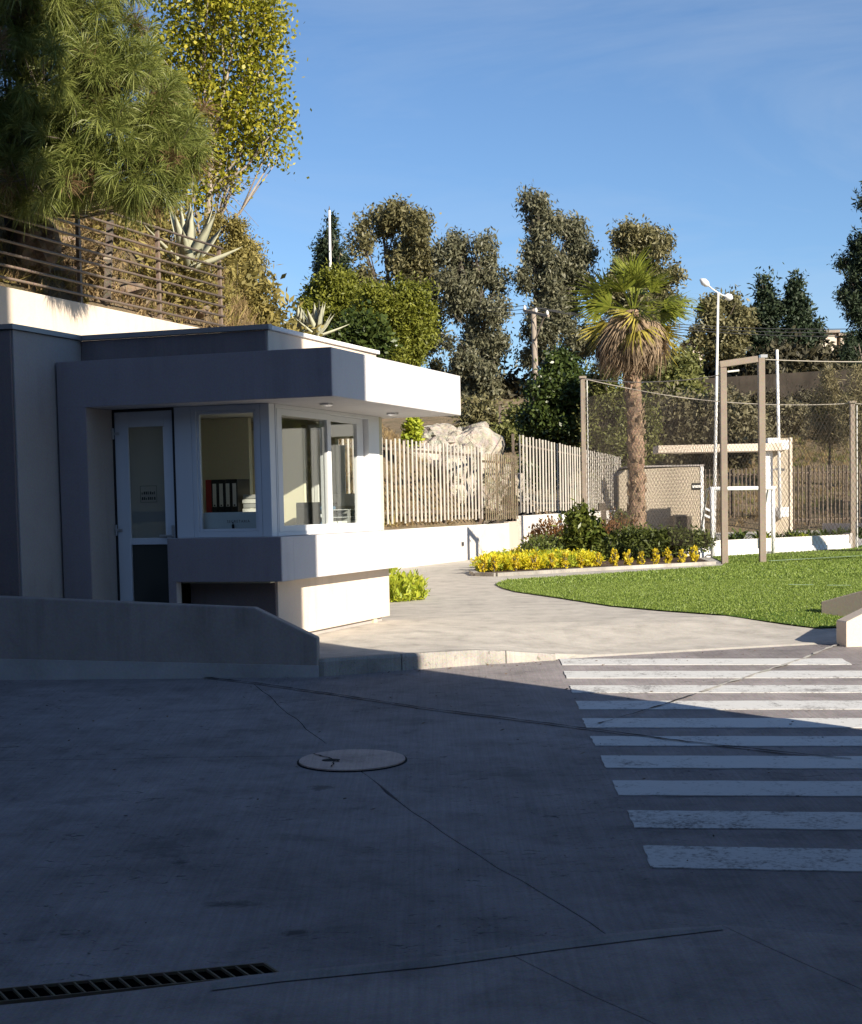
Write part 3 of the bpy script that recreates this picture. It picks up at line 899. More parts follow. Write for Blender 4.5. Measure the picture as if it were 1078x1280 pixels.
# lettering on the door film: a small square emblem with two rows of characters
def lettering(name, text, u0, v0, z0, size, mat, parent, face='front'):
    cu = bpy.data.curves.new(name, 'FONT')
    cu.body = text; cu.size = size; cu.extrude = .0006; cu.align_x = 'CENTER'; cu.space_character = 1.25
    oc = bpy.data.objects.new(name, cu)
    COL.objects.link(oc)
    me = bpy.data.meshes.new_from_object(oc.evaluated_get(bpy.context.evaluated_depsgraph_get()))
    bpy.data.objects.remove(oc)
    me.materials.clear(); me.materials.append(mat)
    o = bpy.data.objects.new(name, me)
    COL.objects.link(o)
    o.parent = parent
    loc = ROOT[parent.name].inverted() @ W(u0, v0, z0)
    o.location = loc; o.rotation_euler = (pi / 2, 0, 0)
    ROOT[o.name] = ROOT[parent.name]
    return o
K('emblem_border', [(-7.315, -7.145, dv + .0185, dv + .0195, 1.30, 1.303), (-7.315, -7.145, dv + .0185, dv + .0195, 1.447, 1.45), (-7.315, -7.312, dv + .0185, dv + .0195, 1.303, 1.447), (-7.148, -7.145, dv + .0185, dv + .0195, 1.303, 1.447)], M_rubber, door, bevel=0)
for r_, z in ((0, 1.385), (1, 1.335)):
    K('emblem_print', [(-7.30 + .021 * k, -7.30 + .021 * k + (.014 if (k + r_) % 3 else .009), dv + .0185, dv + .0192, z - .013, z + (.013 if (k * 2 + r_) % 5 else .006)) for k in range(7)], M_rubber, door, bevel=0)['kind'] = 'stuff'
# mullion and front window
K('mullion', [(-6.938, -6.765, dv - .004, dv + .09, .97, 2.149)], M_frame)
def framed(name, mat, horiz, a0, a1, z0, z1, w_, depth0, depth1, parent, ws=None):
    """rectangular frame: along u at fixed v (horiz) or along v at fixed u"""
    l, r, b, t = ws or (w_, w_, w_, w_)
    e = .0004
    rects = [(a0, a0 + l, z0, z1, 0), (a1 - r, a1, z0, z1, 0), (a0 + l, a1 - r, z0, z0 + b, e), (a0 + l, a1 - r, z1 - t, z1, e)]
    if horiz: return K(name, [(p, q, depth0 + k, depth1 - k, c, d_) for p, q, c, d_, k in rects], mat, parent, .003)
    return K(name, [(depth0 + k, depth1 - k, p, q, c, d_) for p, q, c, d_, k in rects], mat, parent, .003)
win = framed('front_window', M_frame, True, -6.763, -6.085, .972, 2.148, .05, 12.94, 13.02, gh, (.045, .045, .05, .05))
framed('sash', M_frame, True, -6.717, -6.131, 1.023, 2.097, .025, 12.955, 12.99, win)
K('pane', [(-6.692, -6.156, 12.97, 12.976, 1.048, 2.072)], M_glass, win, bevel=0)
K('corner_post', [(-6.083, -5.992, 12.938, 13.055, .971, 2.1495)], M_frame)
# corner sliding window on the right-hand face; its divisions measured along v
uw = -5.99
vx = lambda x: at_u(x, 600, uw)[0]
v0, v1, v2, v3, v4, v5, v6, v7 = 13.056, vx(349), vx(355), vx(411.6), vx(416), vx(454.5), vx(462), 15.62
sw = framed('sliding_window', M_frame, False, v0, v7, .972, 2.149, .05, uw - .10, uw + .004, gh, (.02, v7 - v6, .035, .035))
s1 = framed('sash', M_frame, False, v1, v4, 1.008, 2.113, .05, uw - .045, uw - .005, sw, (v2 - v1, v4 - v3, .055, .055))
K('pane', [(uw - .028, uw - .022, v2, v3, 1.063, 2.058)], M_glass, s1, bevel=0)
s2 = framed('sash', M_frame, False, v3 + .01, v6 - .02, 1.009, 2.112, .05, uw - .092, uw - .05, sw, (.06, v6 - v5, .05, .055))
K('pane', [(uw - .074, uw - .068, v4 - .02, v5, 1.06, 2.056)], M_glass, s2, bevel=0)
K('latch', [(uw - .052, uw - .046, v1 - .05, v1 - .035, 1.03, 1.05)], M_rubber, sw, bevel=0)
for x, y in ((408, 504), (491, 516)):
    q = atZ(x, y, FZ)
    mb = MB()
    mb.tube([q + Vector((0, 0, .0)), q + Vector((0, 0, -.018)), q + Vector((0, 0, -.03))], [.06, .06, .035], 16)
    build('soffit_light', mb, M_steel, gh, smooth=False)
# things inside
desk = thing('reception_panel', 'white reception board lettered SECRETARIA behind the front window', 'reception desk', W(-6.4, 13.2, .6), -AZ)
K('panel', [(-6.74, -6.07, 13.04, 13.055, .6, 1.195)], M_paper, desk, .003)
K('counter', [(-6.74, -6.2, 13.186, 13.6, .93, .96)], M_wood, desk, .003)
lettering('lettering', 'SECRETARIA', -6.37, 13.039, 1.10, .034, M_bar, desk)
pen = thing('pen_holder', 'dark pen stand upright before the white reception board', 'pen holder', W(-6.41, 13.12, .97), -AZ)
K('holder', [(-6.42, -6.40, 13.0, 13.02, .97, 1.085), (-6.43, -6.39, 12.995, 13.025, .965, .98)], M_black, pen, .004)
K('pen', [(-6.413, -6.407, 13.007, 13.013, 1.08, 1.11)], M_black, pen, 0)
sh = thing('shelf', 'narrow shelf carrying binders inside the gatehouse', 'shelf', W(-7.1, 14.4, .6), -AZ)
K('board', [(-7.45, -6.62, 14.2, 14.55, 1.165, 1.185)], M_paper, sh, .002)
for ua in (-7.4, -6.68): K('support', [(ua, ua + .03, 14.22, 14.5, .6, 1.165)], M_greybox, sh, .002)
def binder(i, u0, wd, mat, lab):
    b = thing('ring_binder', lab, 'binder', W(u0, 14.3, 1.185), -AZ, 'ring binders on the shelf')
    K('cover', [(u0, u0 + wd, 14.2, 14.48, 1.186, 1.186 + .33)], mat, b, .003)
    if mat is M_black:
        K('spine_label', [(u0 + .014, u0 + wd - .014, 14.196, 14.1995, 1.25, 1.475)], M_paper, b, 0)
        K('finger_hole', [(u0 + wd / 2 - .008, u0 + wd / 2 + .008, 14.194, 14.1958, 1.255, 1.27)], M_black, b, 0)
binder(0, -7.285, .06, M_red, 'red ring binder at the end of the row of black binders')
for i in range(4):
    binder(i + 1, -7.22 + .072 * i, .066, M_black, ('black ring binder with white spine beside the red binder', 'black ring binder with white spine, second from the red binder',
           'black ring binder with white spine, third from the red binder', 'black ring binder with white spine next to the paper stack')[i])
pp = thing('paper_stack', 'stack of white papers and folders beside the black binders', 'papers', W(-6.82, 14.35, 1.185), -AZ)
for k in range(4):
    K('folder', [(-6.90 + .01 * (k % 2), -6.73 + .012 * (k % 3), 14.22, 14.45, 1.186 + .045 * k, 1.226 + .045 * k)], M_paper if k % 2 == 0 else M_greybox, pp, .003)
ch = thing('office_chair', 'black office chair behind the corner window', 'chair', W(-6.9, 13.75, .6), -AZ)
c0, c1 = at_v(372, 645, 14.4), at_v(391, 645, 14.4)
K('backrest', [(c0[0], c1[0], 14.38, 14.42, .93, at_v(380, 634, 14.4)[1])], M_black, ch, .02)
K('seat', [(c0[0] - .02, c1[0] + .1, 13.95, 14.38, .80, .86)], M_black, ch, .02)
K('stem', [(c0[0] + .1, c0[0] + .15, 14.1, 14.15, .605, .80)], M_steel, ch, 0)
K('arm', [(c0[0] + .1, c0[0] + .14, 14.42, 14.45, .82, 1.0)], M_steel, ch, 0)
def tray(nm, lab, u0, u1, va, vb, n, z0, mats):
    t = thing(nm, lab, 'tray', W(u0, va, z0), -AZ, 'desk trays by the corner window')
    K('side_panel', [(u0, u1, va, va + .008, z0, z0 + .075 * n), (u0, u1, vb - .008, vb, z0, z0 + .075 * n)], mats[0], t, 0)
    for k in range(n + 1): K('shelf', [(u0, u1, va + .009, vb - .009, z0 + .075 * k, z0 + .075 * k + .008)], mats[0], t, 0)
    for k in range(n): K('paper', [(u0 + .01, u1 - .012, va + .02, vb - .02, z0 + .075 * k + .009, z0 + .075 * k + .04)], mats[1 + k % (len(mats) - 1)], t, 0)
K('sill_shelf', [(-6.5, -6.11, 13.2, 15.6, .94, .965)], M_paper, gh, .003)
tray('letter_tray', 'tall stack of blue letter trays inside the corner window', -6.4, -6.15, vx(418), vx(418) + .45, 4, .966, (M_black, M_blue, M_blue, M_paper))
tray('letter_tray', 'grey desk tray unit beside the blue letter trays', -6.36, -6.14, vx(433), vx(433) + .42, 3, .966, (M_greybox, M_black, M_paper, M_black))
tray('letter_tray', 'grey desk tray unit nearest the far window post', -6.34, -6.14, vx(433) + .45, vx(433) + .85, 3, .966, (M_greybox, M_black, M_paper, M_black))
bl_ = thing('vertical_blind', 'gathered cream vertical blind hanging inside the corner window', 'blind', W(-6.9, 15.5, .6), -AZ)
for xa_, xb_, yb_ in ((390.5, 393, 640), (394, 398.5, 640), (404.5, 408, 625), (409, 410.5, 625)):
    ua, ub_ = at_v(xa_, 600, 15.4)[0], at_v(xb_, 600, 15.4)[0]
    K('slat', [(ua, ub_, 15.38, 15.41, at_v(395, yb_, 15.4)[1], at_v(395, 534, 15.4)[1])], M_paper, bl_, 0)
for xa_, xb_ in ((422, 426), (427, 432)):
    ua, ub_ = at_v(xa_, 600, BV + .12)[0], at_v(xb_, 600, BV + .12)[0]
    K('slat', [(ua, ub_, BV + .11, BV + .13, zb, at_v(425, 556, BV)[1])], M_paper, bl_, 0)
K('headrail', [(at_v(388, 600, 15.4)[0], at_v(412, 600, 15.4)[0], 15.36, 15.43, 2.03, 2.08)], M_greybox, bl_, 0)

# ------------------------------------------------------------------ retaining wall and railing, perimeter wall and fences
rw = thing('retaining_wall', 'tall cream retaining wall behind the gatehouse below the railing', 'wall', W(-11, 16, 0), -AZ)
K('wall', [(-11.14, -11.0, 6, 25.5, -.3, 3.91)], M_cream, rw, .01)
rl = thing('railing', 'brown horizontal bar railing on top of the cream retaining wall', 'railing', W(-11.07, 16, 3.91), -AZ)
pv = [11.5, 13.9, 16.2, 18.23, 20.33, 22.25]
for q in pv: K('post', [(-11.095, -11.045, q - .025, q + .025, 3.911, 5.22)], M_rail, rl, 0)
for k in range(9):
    z = 5.19 - k * .146
    mb = MB(True); mb.uv = False
    mb.tube([W(-11.03, 11.3, z), W(-11.03, 22.3, z)], .018, 8)
    build('rail', mb, M_rail, rl, smooth=True)
def seg(px, yb, zg=0.): pass
pA, pB, pC = W(-11, 25.6), W(-11, 38.2), Vector((7.35, 61.3, 0))
dC = (pC - pB).normalized()
pw = thing('perimeter_wall', 'long low white wall under the slatted fence beside the path', 'wall', W(-11, 33, 0))
mb = MB(True).box(-11.15, -11.0, 25.6, 37.4, -.3, .77)
build('wall', mb, M_wallwhite, pw, bevel=.01)
mb = MB(True).box(-11.16, -11.02, 37.45, 38.4, -.3, .80)
build('gate_panel', mb, M_cream, pw, bevel=.01)
mb = MB(True).box(-11.14, -11.03, 37.3, 37.5, -.3, .76)
build('joint_post', mb, M_rail, pw)
nrm = Vector((dC.y, -dC.x, 0))
s0 = W(-11, 38.55)
mb = MB()
a, b = s0, s0 + dC * 24
vv = [a, b, b - nrm * .15, a - nrm * .15]
mb.prism([(q.x, q.y) for q in vv], -.3, .93)
build('far_wall', mb, M_wallwhite, pw, bevel=.01)
q = s0 + dC * 15.6
build('wall_post', MB().bar(q + nrm * .03 + Vector((0, 0, -.2)), q + nrm * .03 + Vector((0, 0, 1.2)), .25), M_bark, pw)
for px_ in ((578, 680), (674, 671)):
    vq, zq = at_u(*px_, -11)
    K('socket_plate', [(-10.999, -10.985, vq - .09, vq + .09, zq - .05, zq + .05)], M_steel, pw, 0)
    K('socket_slot', [(-10.984, -10.98, vq - .05, vq + .05, zq - .015, zq + .015)], M_rubber, pw, 0)
def fence(name, lab, a, b, n, zb, zt, wd, th_, mat, posts, rmat, rails=(.12, .88), jitter=.02, rail_w=.05, behind=None):
    t = thing(name, lab, 'fence', a)
    d = (b - a); L_ = d.length; d = d.normalized(); ang = atan2(d.y, d.x)
    base = MB().box(-wd / 2, wd / 2, -th_ / 2, th_ / 2, 0, zt - zb)
    me = bpy.data.meshes.new('slat'); me.from_pydata(base.v, [], base.f); me.materials.append(mat)
    nn = Vector((d.y, -d.x, 0))
    for i in range(n):
        q = a + d * (L_ * (i + .5) / n)
        inst('slat', me, t, q - a + Vector((0, 0, zb + R.uniform(-jitter, jitter))), ang + R.uniform(-.06, .06))
    for r_ in rails:
        z = lerp(zb, zt, r_)
        o = -nn * (th_ / 2 + rail_w / 2 + .002)
        build('rail', MB().bar(a + o + Vector((0, 0, z)), b + o + Vector((0, 0, z)), rail_w * .8, rail_w), rmat, t)
    for i in range(posts):
        q = a + d * (L_ * i / max(1, posts - 1)) - nn * .12
        build('post', MB().bar(q + Vector((0, 0, zb - .3)), q + Vector((0, 0, zt + .02)), .07), rmat, t)
    return t
fence('slatted_fence', 'pale slatted fence on the white wall nearest the gatehouse', W(-11.08, 25.7), W(-11.08, 35.6), 40, .9, 2.55, .062, .016, M_slat, 5, M_bar)
fence('bar_fence', 'thin brown bar fence panel in front of the dark rubble', W(-11.08, 35.7), W(-11.08, 38.5), 17, .86, 2.42, .026, .02, M_tanbar, 3, M_bar)
fence('slatted_fence', 'pale slatted fence behind the garden between the bar panel and the guard hut', s0 - nrm * .08, s0 + dC * 22.5 - nrm * .08, 44, 1.0, 2.95, .14, .02, M_slat, 6, M_bar)

# ------------------------------------------------------------------ entrance: guard hut, canopy, bar fences
def X(x, y, Y): return atY(x, y, Y)
gy = 59.0
ghut = thing('guard_hut', 'plain tan guard hut behind the palm at the field edge', 'building', X(825, 668, gy))
xl, xr = X(774, 640, gy).x, X(876, 640, gy).x
mb = MB().add([(xl, gy, -.3), (xr, gy, -.3), (xr, gy, 2.48), (xl + .25, gy, 2.40), (xl, gy, 2.2), (xl, gy + 3, -.3), (xr, gy + 3, -.3), (xr, gy + 3, 2.48), (xl + .25, gy + 3, 2.4), (xl, gy + 3, 2.2)],
              [(0, 1, 2, 3, 4), (9, 8, 7, 6, 5), (1, 6, 7, 2), (2, 7, 8, 3), (3, 8, 9, 4), (4, 9, 5, 0)])
build('wall', mb, M_guard, ghut, bevel=.02)
build('corner_trim', MB().box(xr + .005, xr + .12, gy - .03, gy + .2, -.2, 2.5), M_white, ghut)
build('roof_edge', MB().box(xl + .3, xr + .14, gy - .06, gy + 3.05, 2.485, 2.54), M_grey, ghut)
q = X(870.5, 608, gy)
sg = thing('wall_sign', 'small black and white sign on the guard hut corner', 'sign', (q.x, gy - .02, q.z))
build('plate', MB().box(q.x - .16, q.x + .17, gy - .03, gy - .01, q.z - .12, q.z + .12), M_black, sg)
build('face', MB().box(q.x - .145, q.x + .16, gy - .036, gy - .031, q.z - .05, q.z + .045), M_paper, sg)
q = X(855, 656, gy - .5)
cbx = thing('meter_cabinet', 'low tan meter cabinet against the guard hut wall', 'cabinet', (q.x, gy - .3, 0))
build('body', MB().box(q.x - .33, q.x + .33, gy - .55, gy - .05, .0, .72), M_guard, cbx, bevel=.015)
build('door', MB().box(q.x - .28, q.x + .28, gy - .57, gy - .552, .06, .66), M_bark, cbx, bevel=.005)
cy_ = 54.5
cn = thing('entrance_canopy', 'flat concrete entrance canopy slab resting on a wide pier', 'canopy', X(975, 655, cy_))
a, b = X(820, 566, cy_), X(968, 560, cy_)
build('slab', MB().box(a.x, b.x + .15, cy_ - .6, cy_ + .7, 2.84, 3.09), M_cream, cn, bevel=.01)
a, b = X(953, 600, cy_), X(964, 600, cy_)
build('column', MB().box(a.x, b.x, cy_ - .3, cy_ + .3, -.2, 2.839), M_white, cn, bevel=.01)
a2, b2 = X(965, 600, cy_), X(988, 600, cy_)
build('pier', MB().box(a2.x, b2.x, cy_ + .1, cy_ + .5, -.2, 3.28), M_guard, cn, bevel=.01)
build('pier_edge', MB().box(b2.x + .003, b2.x + .09, cy_ + .05, cy_ + .55, -.2, 3.29), M_cream, cn)
a3, b3 = X(956, 553, cy_), X(969, 553, cy_)
build('bracket', MB().box(a3.x, b3.x, cy_ - .55, cy_ - .2, 3.092, 3.27), M_white, cn)
q = X(967, 587, cy_)
cm = thing('security_camera', 'small camera on a bracket on the canopy column', 'camera', q)
build('bracket', MB().bar(q + Vector((-.1, .0, 0)), q + Vector((.1, -.1, 0)), .04), M_pole, cm)
build('housing', MB().bar(q + Vector((.05, -.1, .02)), q + Vector((.3, -.3, -.02)), .09), M_steel, cm)
fence('bar_fence', 'dark bar gate panel under the entrance canopy', Vector((X(880, 640, 64).x, 64, 0)), Vector((X(951, 640, 64).x, 64, 0)), 14, .2, 2.45, .045, .045, M_bar, 3, M_bar, (.08, .9))
fence('bar_fence', 'dark bar fence at the foot of the brown slope right of the canopy', Vector((X(990, 640, 60).x, 60, 0)), Vector((X(1150, 640, 63).x, 63, 0)), 32, .25, 2.45, .045, .045, M_bar, 8, M_bar, (.08, .88))
q = X(1100, 660, 61)
ft = thing('footing_wall', 'low grey wall under the dark bar fence', 'wall', (q.x, 61, 0))
a, b = X(1030, 660, 52), X(1200, 660, 46)
build('wall', MB().prism([(a.x, 52), (b.x, 46), (b.x, 46.2), (a.x, 52.2)], -.3, .40), M_grey, ft)
pw2 = thing('planter_wall', 'low white planter wall at the back of the playing field', 'wall', atZ(980, 690, 0))
a, b = Vector((5.75, 34.2, 0)), Vector((9.9, 37.75, 0))
d_ = (b - a).normalized(); n_ = Vector((-d_.y, d_.x, 0)) * .16
build('wall', MB().prism([(q.x, q.y) for q in (a, b, b + n_, a + n_)], -.2, .345), M_wallwhite, pw2, bevel=.01)
build('kerb_strip', MB().prism([(q.x, q.y) for q in (a - n_ * .25, b - n_ * .25, b - n_ * .01, a - n_ * .01)], -.2, .13), M_white, pw2)
build('soil', MB().prism([(q.x, q.y) for q in (a + n_ * 1.02, b + n_ * 1.02, b + n_ * 18, a + n_ * 22)], -.2, .22), M_soilbed, pw2)
build('end_cap', MB().prism([(q.x, q.y) for q in (b + d_ * .004 - n_ * .1, b + d_ * .1 - n_ * .1, b + d_ * .1 + n_ * 1.1, b + d_ * .004 + n_ * 1.1)], -.2, .38), M_grey, pw2)

# ------------------------------------------------------------------ field frame, net posts, nets, goal
py_ = 30.5
A0, B0 = atZ(906, 705, 0), atZ(953.5, 704, 0)
fr = thing('steel_portal', 'tall brown steel portal standing at the edge of the lawn', 'gate frame', (A0 + B0) / 2)
H_ = 3.88
build('post', MB().bar(A0 + Vector((0, 0, -.1)), A0 + Vector((0, 0, H_ - .17)), .135, .12), M_post, fr, bevel=.008)
build('post', MB().bar(B0 + Vector((0, 0, -.1)), B0 + Vector((0, 0, H_)), .135, .12), M_post, fr, bevel=.008)
build('crossbar', MB().bar(A0 + Vector((-.065, 0, H_ - .11)), B0 + Vector((-.07, 0, H_ - .02)), .12, .12), M_post, fr, bevel=.008)
build('lamp_tube', MB().tube([A0 + Vector((.08, -.03, H_ - .25)), A0 + Vector((.3, -.03, H_ - .23))], .02, 8), M_pole, fr)
build('top_cap', MB().box(B0.x - .02, B0.x + .11, py_ - .09, py_ + .09, H_ + .002, H_ + .06), M_steel, fr)
def npost(x, yt, Y, lab, zb=0., wd=.11):
    t = X(x, yt, Y)
    o = thing('net_post', lab, 'post', (t.x, Y, zb))
    build('pole', MB().bar((t.x, Y, zb - .1), t, wd), M_post, o, bevel=.006)
    build('stay_cable', MB().tube([(t.x + wd * .9, Y - .05, zb), (t.x + wd * .9, Y - .05, t.z - .05)], .012, 5), M_pole, o)
    build('cap', MB().box(t.x - wd * .75, t.x + wd * .75, Y - .09, Y + .09, t.z + .001, t.z + .05), M_post, o)
    return t
T1 = npost(728.5, 473, 38.5, 'brown net post standing behind the garden shrubs')
T2 = npost(1065.5, 504, 38.2, 'brown net post at the end of the planter wall')
T3 = npost(1140, 450, 30.8, 'brown net post outside the right edge of the lawn')
def net(name, lab, a, b, za, zb_, sag=0., cell=.042, wd=.0033, zlo=0., group=None):
    """knotted cord net between two posts; every cord is a thin three-sided strand"""
    a, b = Vector(a), Vector(b)
    L_ = (b - a).length; d = (b - a) / L_
    n = Vector((-d.y, d.x, 0))
    top = lambda s: lerp(za, zb_, s / L_) - sag * 4 * (s / L_) * (1 - s / L_)
    segs = []
    def P(s, z, o=0.): return a + d * s + Vector((0, 0, z - a.z)) + n * (.06 * sin(s * 1.7) * sin(z * 1.1) + o)
    hmax = max(za, zb_)
    step = cell * 1.9
    for sgn in (1, -1):
        k = -hmax * .6
        while k < L_ + hmax * .6:
            # line s = k + sgn * .6 * (z - zlo)
            pts = []
            for i in range(9):
                z = lerp(zlo, hmax, i / 8); s = k + sgn * .55 * (z - zlo)
                pts.append((s, z))
            for (s1_, z1_), (s2_, z2_) in zip(pts, pts[1:]):
                if 0 <= s1_ <= L_ and 0 <= s2_ <= L_ and z2_ <= top(s2_) + .02:
                    segs.append((P(s1_, z1_), P(s2_, z2_)))
            k += step
    A_ = np.array([tuple(x[0]) for x in segs]); B_ = np.array([tuple(x[1]) for x in segs])
    dd = unit(B_ - A_); x = unit(np.cross(dd, np.array([[.3, .9, .2]]))); y = np.cross(dd, x)
    quads = []
    for k in range(3):
        c0, c1 = 2 * pi * k / 3, 2 * pi * (k + 1) / 3
        o0 = (x * cos(c0) + y * sin(c0)) * wd; o1 = (x * cos(c1) + y * sin(c1)) * wd
        quads.append(np.stack([A_ + o0, A_ + o1, B_ + o1, B_ + o0], 1))
    arr = np.concatenate(quads)
    t = thing(name, lab, 'net', a)
    arr = arr - np.array(tuple(a))
    o = finish('mesh', np_mesh('net_mesh', arr, 4), M_netc, t)
    o['kind'] = 'stuff'
    pts = [P(L_ * i / 20, top(L_ * i / 20)) for i in range(21)]
    build('top_rope', MB().tube(pts, .010, 5), M_rope, t)
    return t
net('sports_net', 'sagging dark net along the back of the playing field', (T1.x, 38.5, .2), (T2.x, 38.2, .2), T1.z, T2.z, .25, zlo=.3)
net('sports_net', 'dark net between the back post and the steel portal', (T1.x, 38.4, .2), (A0.x, A0.y, .2), T1.z, H_ - .3, .12, zlo=.3)
net('sports_net', 'dark net running from the steel portal to the right', (B0.x + .08, B0.y, .1), (T3.x, 30.8, .1), H_ - .03, T3.z, .04, zlo=.15)
net('sports_net', 'dark net to the right of the planter wall', (T2.x, 38.2, .2), (T2.x + 7, 38, .2), T2.z, T2.z + .1, .25, zlo=.3)

gl = thing('goal', 'white tube football goal in front of the planter wall', 'goal', atZ(928, 695, 0))
g1_, g2_ = atZ(891, 697, 0), atZ(967, 693, 0)
gz = 1.46
bkv = Vector((-.25, 1.0, 0)).normalized() * .8
for i, q in enumerate((g1_, g2_)):
    build('goalpost', MB().tube([q, q + Vector((0, 0, gz + .03))], .045, 10), M_goal, gl, smooth=True)
    r_ = q + bkv * .3 + Vector((0, 0, gz)); s_ = q + bkv * 1.0
    build('stay', MB().tube([q + Vector((0, 0, gz)), r_, s_], .022, 8), M_goal, gl, smooth=True)
    build('ground_bar', MB().tube([q + Vector((0, 0, .05)), s_ + Vector((0, 0, .05))], .022, 8), M_goal, gl, smooth=True)
build('crossbar', MB().tube([g1_ + Vector((-.04, 0, gz)), g2_ + Vector((.04, 0, gz))], .045, 10), M_goal, gl, smooth=True)
build('rear_bar', MB().tube([g1_ + bkv + Vector((0, 0, .05)), g2_ + bkv + Vector((0, 0, .05))], .022, 8), M_goal, gl, smooth=True)
q = X(886, 645, 37.2)
sf = thing('folding_frame', 'small white folding frame leaning behind the goal', 'frame', (q.x, 37.2, 0))
for dz in (0, .16):
    build('rail', MB().bar(q + Vector((-.15, 0, .05 + dz * 1)), q + Vector((.15, 0, -.09 + dz)), .05), M_goal, sf)
for dx in (-.12, .1): build('leg', MB().bar((q.x + dx, 37.2, 0), (q.x + dx, 37.2, q.z + .18), .04), M_goal, sf)

# ------------------------------------------------------------------ poles, lamp, wires
b, t = X(892.5, 673, 52), X(898, 366, 52)
lp = thing('lamp_post', 'slender pale twin headed lamp post behind the steel portal', 'street lamp', (b.x, 52, 0))
build('pole', MB().tube([(b.x, 52, -.1), (lerp(b.x, t.x, .5), 52, t.z / 2), t], [.062, .052, .036], 10), M_pole, lp, smooth=True)
for (hx, hy, dy) in ((883.5, 355, .0), (911.5, 369, .3)):
    h = X(hx, hy, 52) + Vector((0, dy, 0))
    build('arm', MB().tube([t, (t + h) / 2 + Vector((0, 0, -.02)), h], .025, 6), M_lamp, lp, smooth=True)
    d_ = (h - t).normalized()
    mb = MB().tube([h - d_ * .1, h - d_ * .02, h + d_ * .12, h + d_ * .26], [.03, .10, .12, .04], 10)
    build('lamp_head', mb, M_lamp, lp, smooth=True)
b, t = X(975.5, 648, 54.0), X(971.5, 437, 54.0)
fp = thing('flagpole', 'bare white flagpole bracketed to the canopy pier', 'pole', (b.x, 54.0, b.z))
build('pole', MB().tube([b, t], [.06, .05], 8), M_pole, fp, smooth=True)
for y in (556, 640): 
    q = X(975.5, y, 54.0); build('bracket', MB().box(q.x - .02, q.x + .28, 53.95, 54.58, q.z - .16, q.z + .16), M_white, fp)
b, t = X(411, 352, 70), X(412, 263, 70)
mp_ = thing('mast', 'tall white mast rising behind the bushes over the gatehouse roof', 'pole', (b.x, 70, 0))
build('pole', MB().tube([(b.x, 70, 1), t], [.075, .05], 8), M_pole, mp_, smooth=True)
build('finial', MB().tube([t, t + Vector((0, 0, .18))], [.03, .012], 6), M_bar, mp_)
b, t = X(763, 500, 67), X(763, 425, 67)
gp = thing('green_post', 'thin green post seen under the palm skirt', 'pole', (b.x, 67, 0))
build('pole', MB().tube([(b.x, 67, 0), (b.x, 67, t.z)], .055, 8), M_greenpole, gp, smooth=True)
build('cap', MB().tube([(b.x, 67, t.z), (b.x, 67, t.z + .06)], [.06, .02], 8), M_pole, gp)
uy = 95.0
t = X(667, 386, uy)
up = thing('utility_pole', 'wooden utility pole with one crossarm between the eucalyptus trees', 'utility pole', (t.x, uy, terr(t.x, uy)))
build('pole', MB().tube([(t.x + .1, uy, terr(t.x, uy) - .2), t], [.2, .15], 8), M_wood, up, smooth=True)
ca, cb = X(655, 388, uy), X(686, 395, uy - 2)
build('crossarm', MB().bar(ca, cb, .14), M_wood, up)
for k in range(3):
    q = ca.lerp(cb, (.04, .5, .95)[k])
    build('insulator', MB().tube([q, q + Vector((0, 0, .16)), q + Vector((0, 0, .3))], [.05, .1, .05], 8), M_paper, up)
build('brace', MB().bar(t + Vector((0, 0, -2)), ca.lerp(cb, .85), .07), M_wood, up)
for k in range(3):
    q = ca.lerp(cb, (.04, .5, .95)[k]) + Vector((0, 0, .3))
    e = X(1160, 408 + 5 * k, 80); f2 = X(560, 383 + 6 * k, 130)
    pts = [q.lerp(e, i / 14) - Vector((0, 0, 1.2 * 4 * (i / 14) * (1 - i / 14) * .5)) for i in range(15)]
    pts2 = [q.lerp(f2, i / 10) - Vector((0, 0, .6 * (i / 10) * (1 - i / 10))) for i in range(11)]
    o = build('power_cable', MB().tube(pts[::-1] + pts2[1:], .02, 4), M_wire, loc=q)
    tag(o, ('upper', 'middle', 'lower')[k] + ' of the power cables strung from the utility pole', 'cable', 'overhead power cables')

# building outside the frame on the right whose side shades the driveway and the gatehouse
sn = Vector((-SUN_AZ[1], SUN_AZ[0], 0))
cor = Vector((-1.05, 14.82, 0)) + Vector((SUN_AZ[0], SUN_AZ[1], 0)) * 8.2
bd = thing('school_building', 'tall plain building standing beside the driveway', 'building', (cor.x, cor.y, 0))
bh = 21
e2 = Vector((SUN_AZ[0] - .05, SUN_AZ[1], 0)).normalized() * 24
build('wall', MB().prism([(cor.x, cor.y), (cor.x, cor.y - 34), (cor.x + e2.x, cor.y - 34), (cor.x + e2.x, cor.y + e2.y)], -2, bh), M_bld, bd)
wg = thing('added_wing', 'long plain unseen wing added to block sky light', 'building', (-12, -12, 0))  # unseen wing added behind the camera to hold back sky light
build('wall', MB().box(-45, cor.x - .1, -24, -12, -2, 7.5), M_bld, wg)
for fl_ in range(2):
    for i in range(11):
        z = 1.2 + fl_ * 3.9; x = -40 + 4 * i
        build('window', MB().box(x - 1.1, x + 1.1, -11.995, -11.96, z, z + 1.7), M_glassdark, wg)
for fl_ in range(5):
    for i in range(7):
        z = 1.2 + fl_ * 3.9; y = cor.y - 3 - 4.3 * i
        w_ = build('window', MB().box(cor.x - .03, cor.x - .005, y - 1.3, y + .9, z, z + 1.7), M_glassdark, bd)
        if fl_ == 0: build('sill', MB().box(cor.x - .12, cor.x - .006, y - 1.4, y + 1, z - .1, z - .005), M_grey, w_)

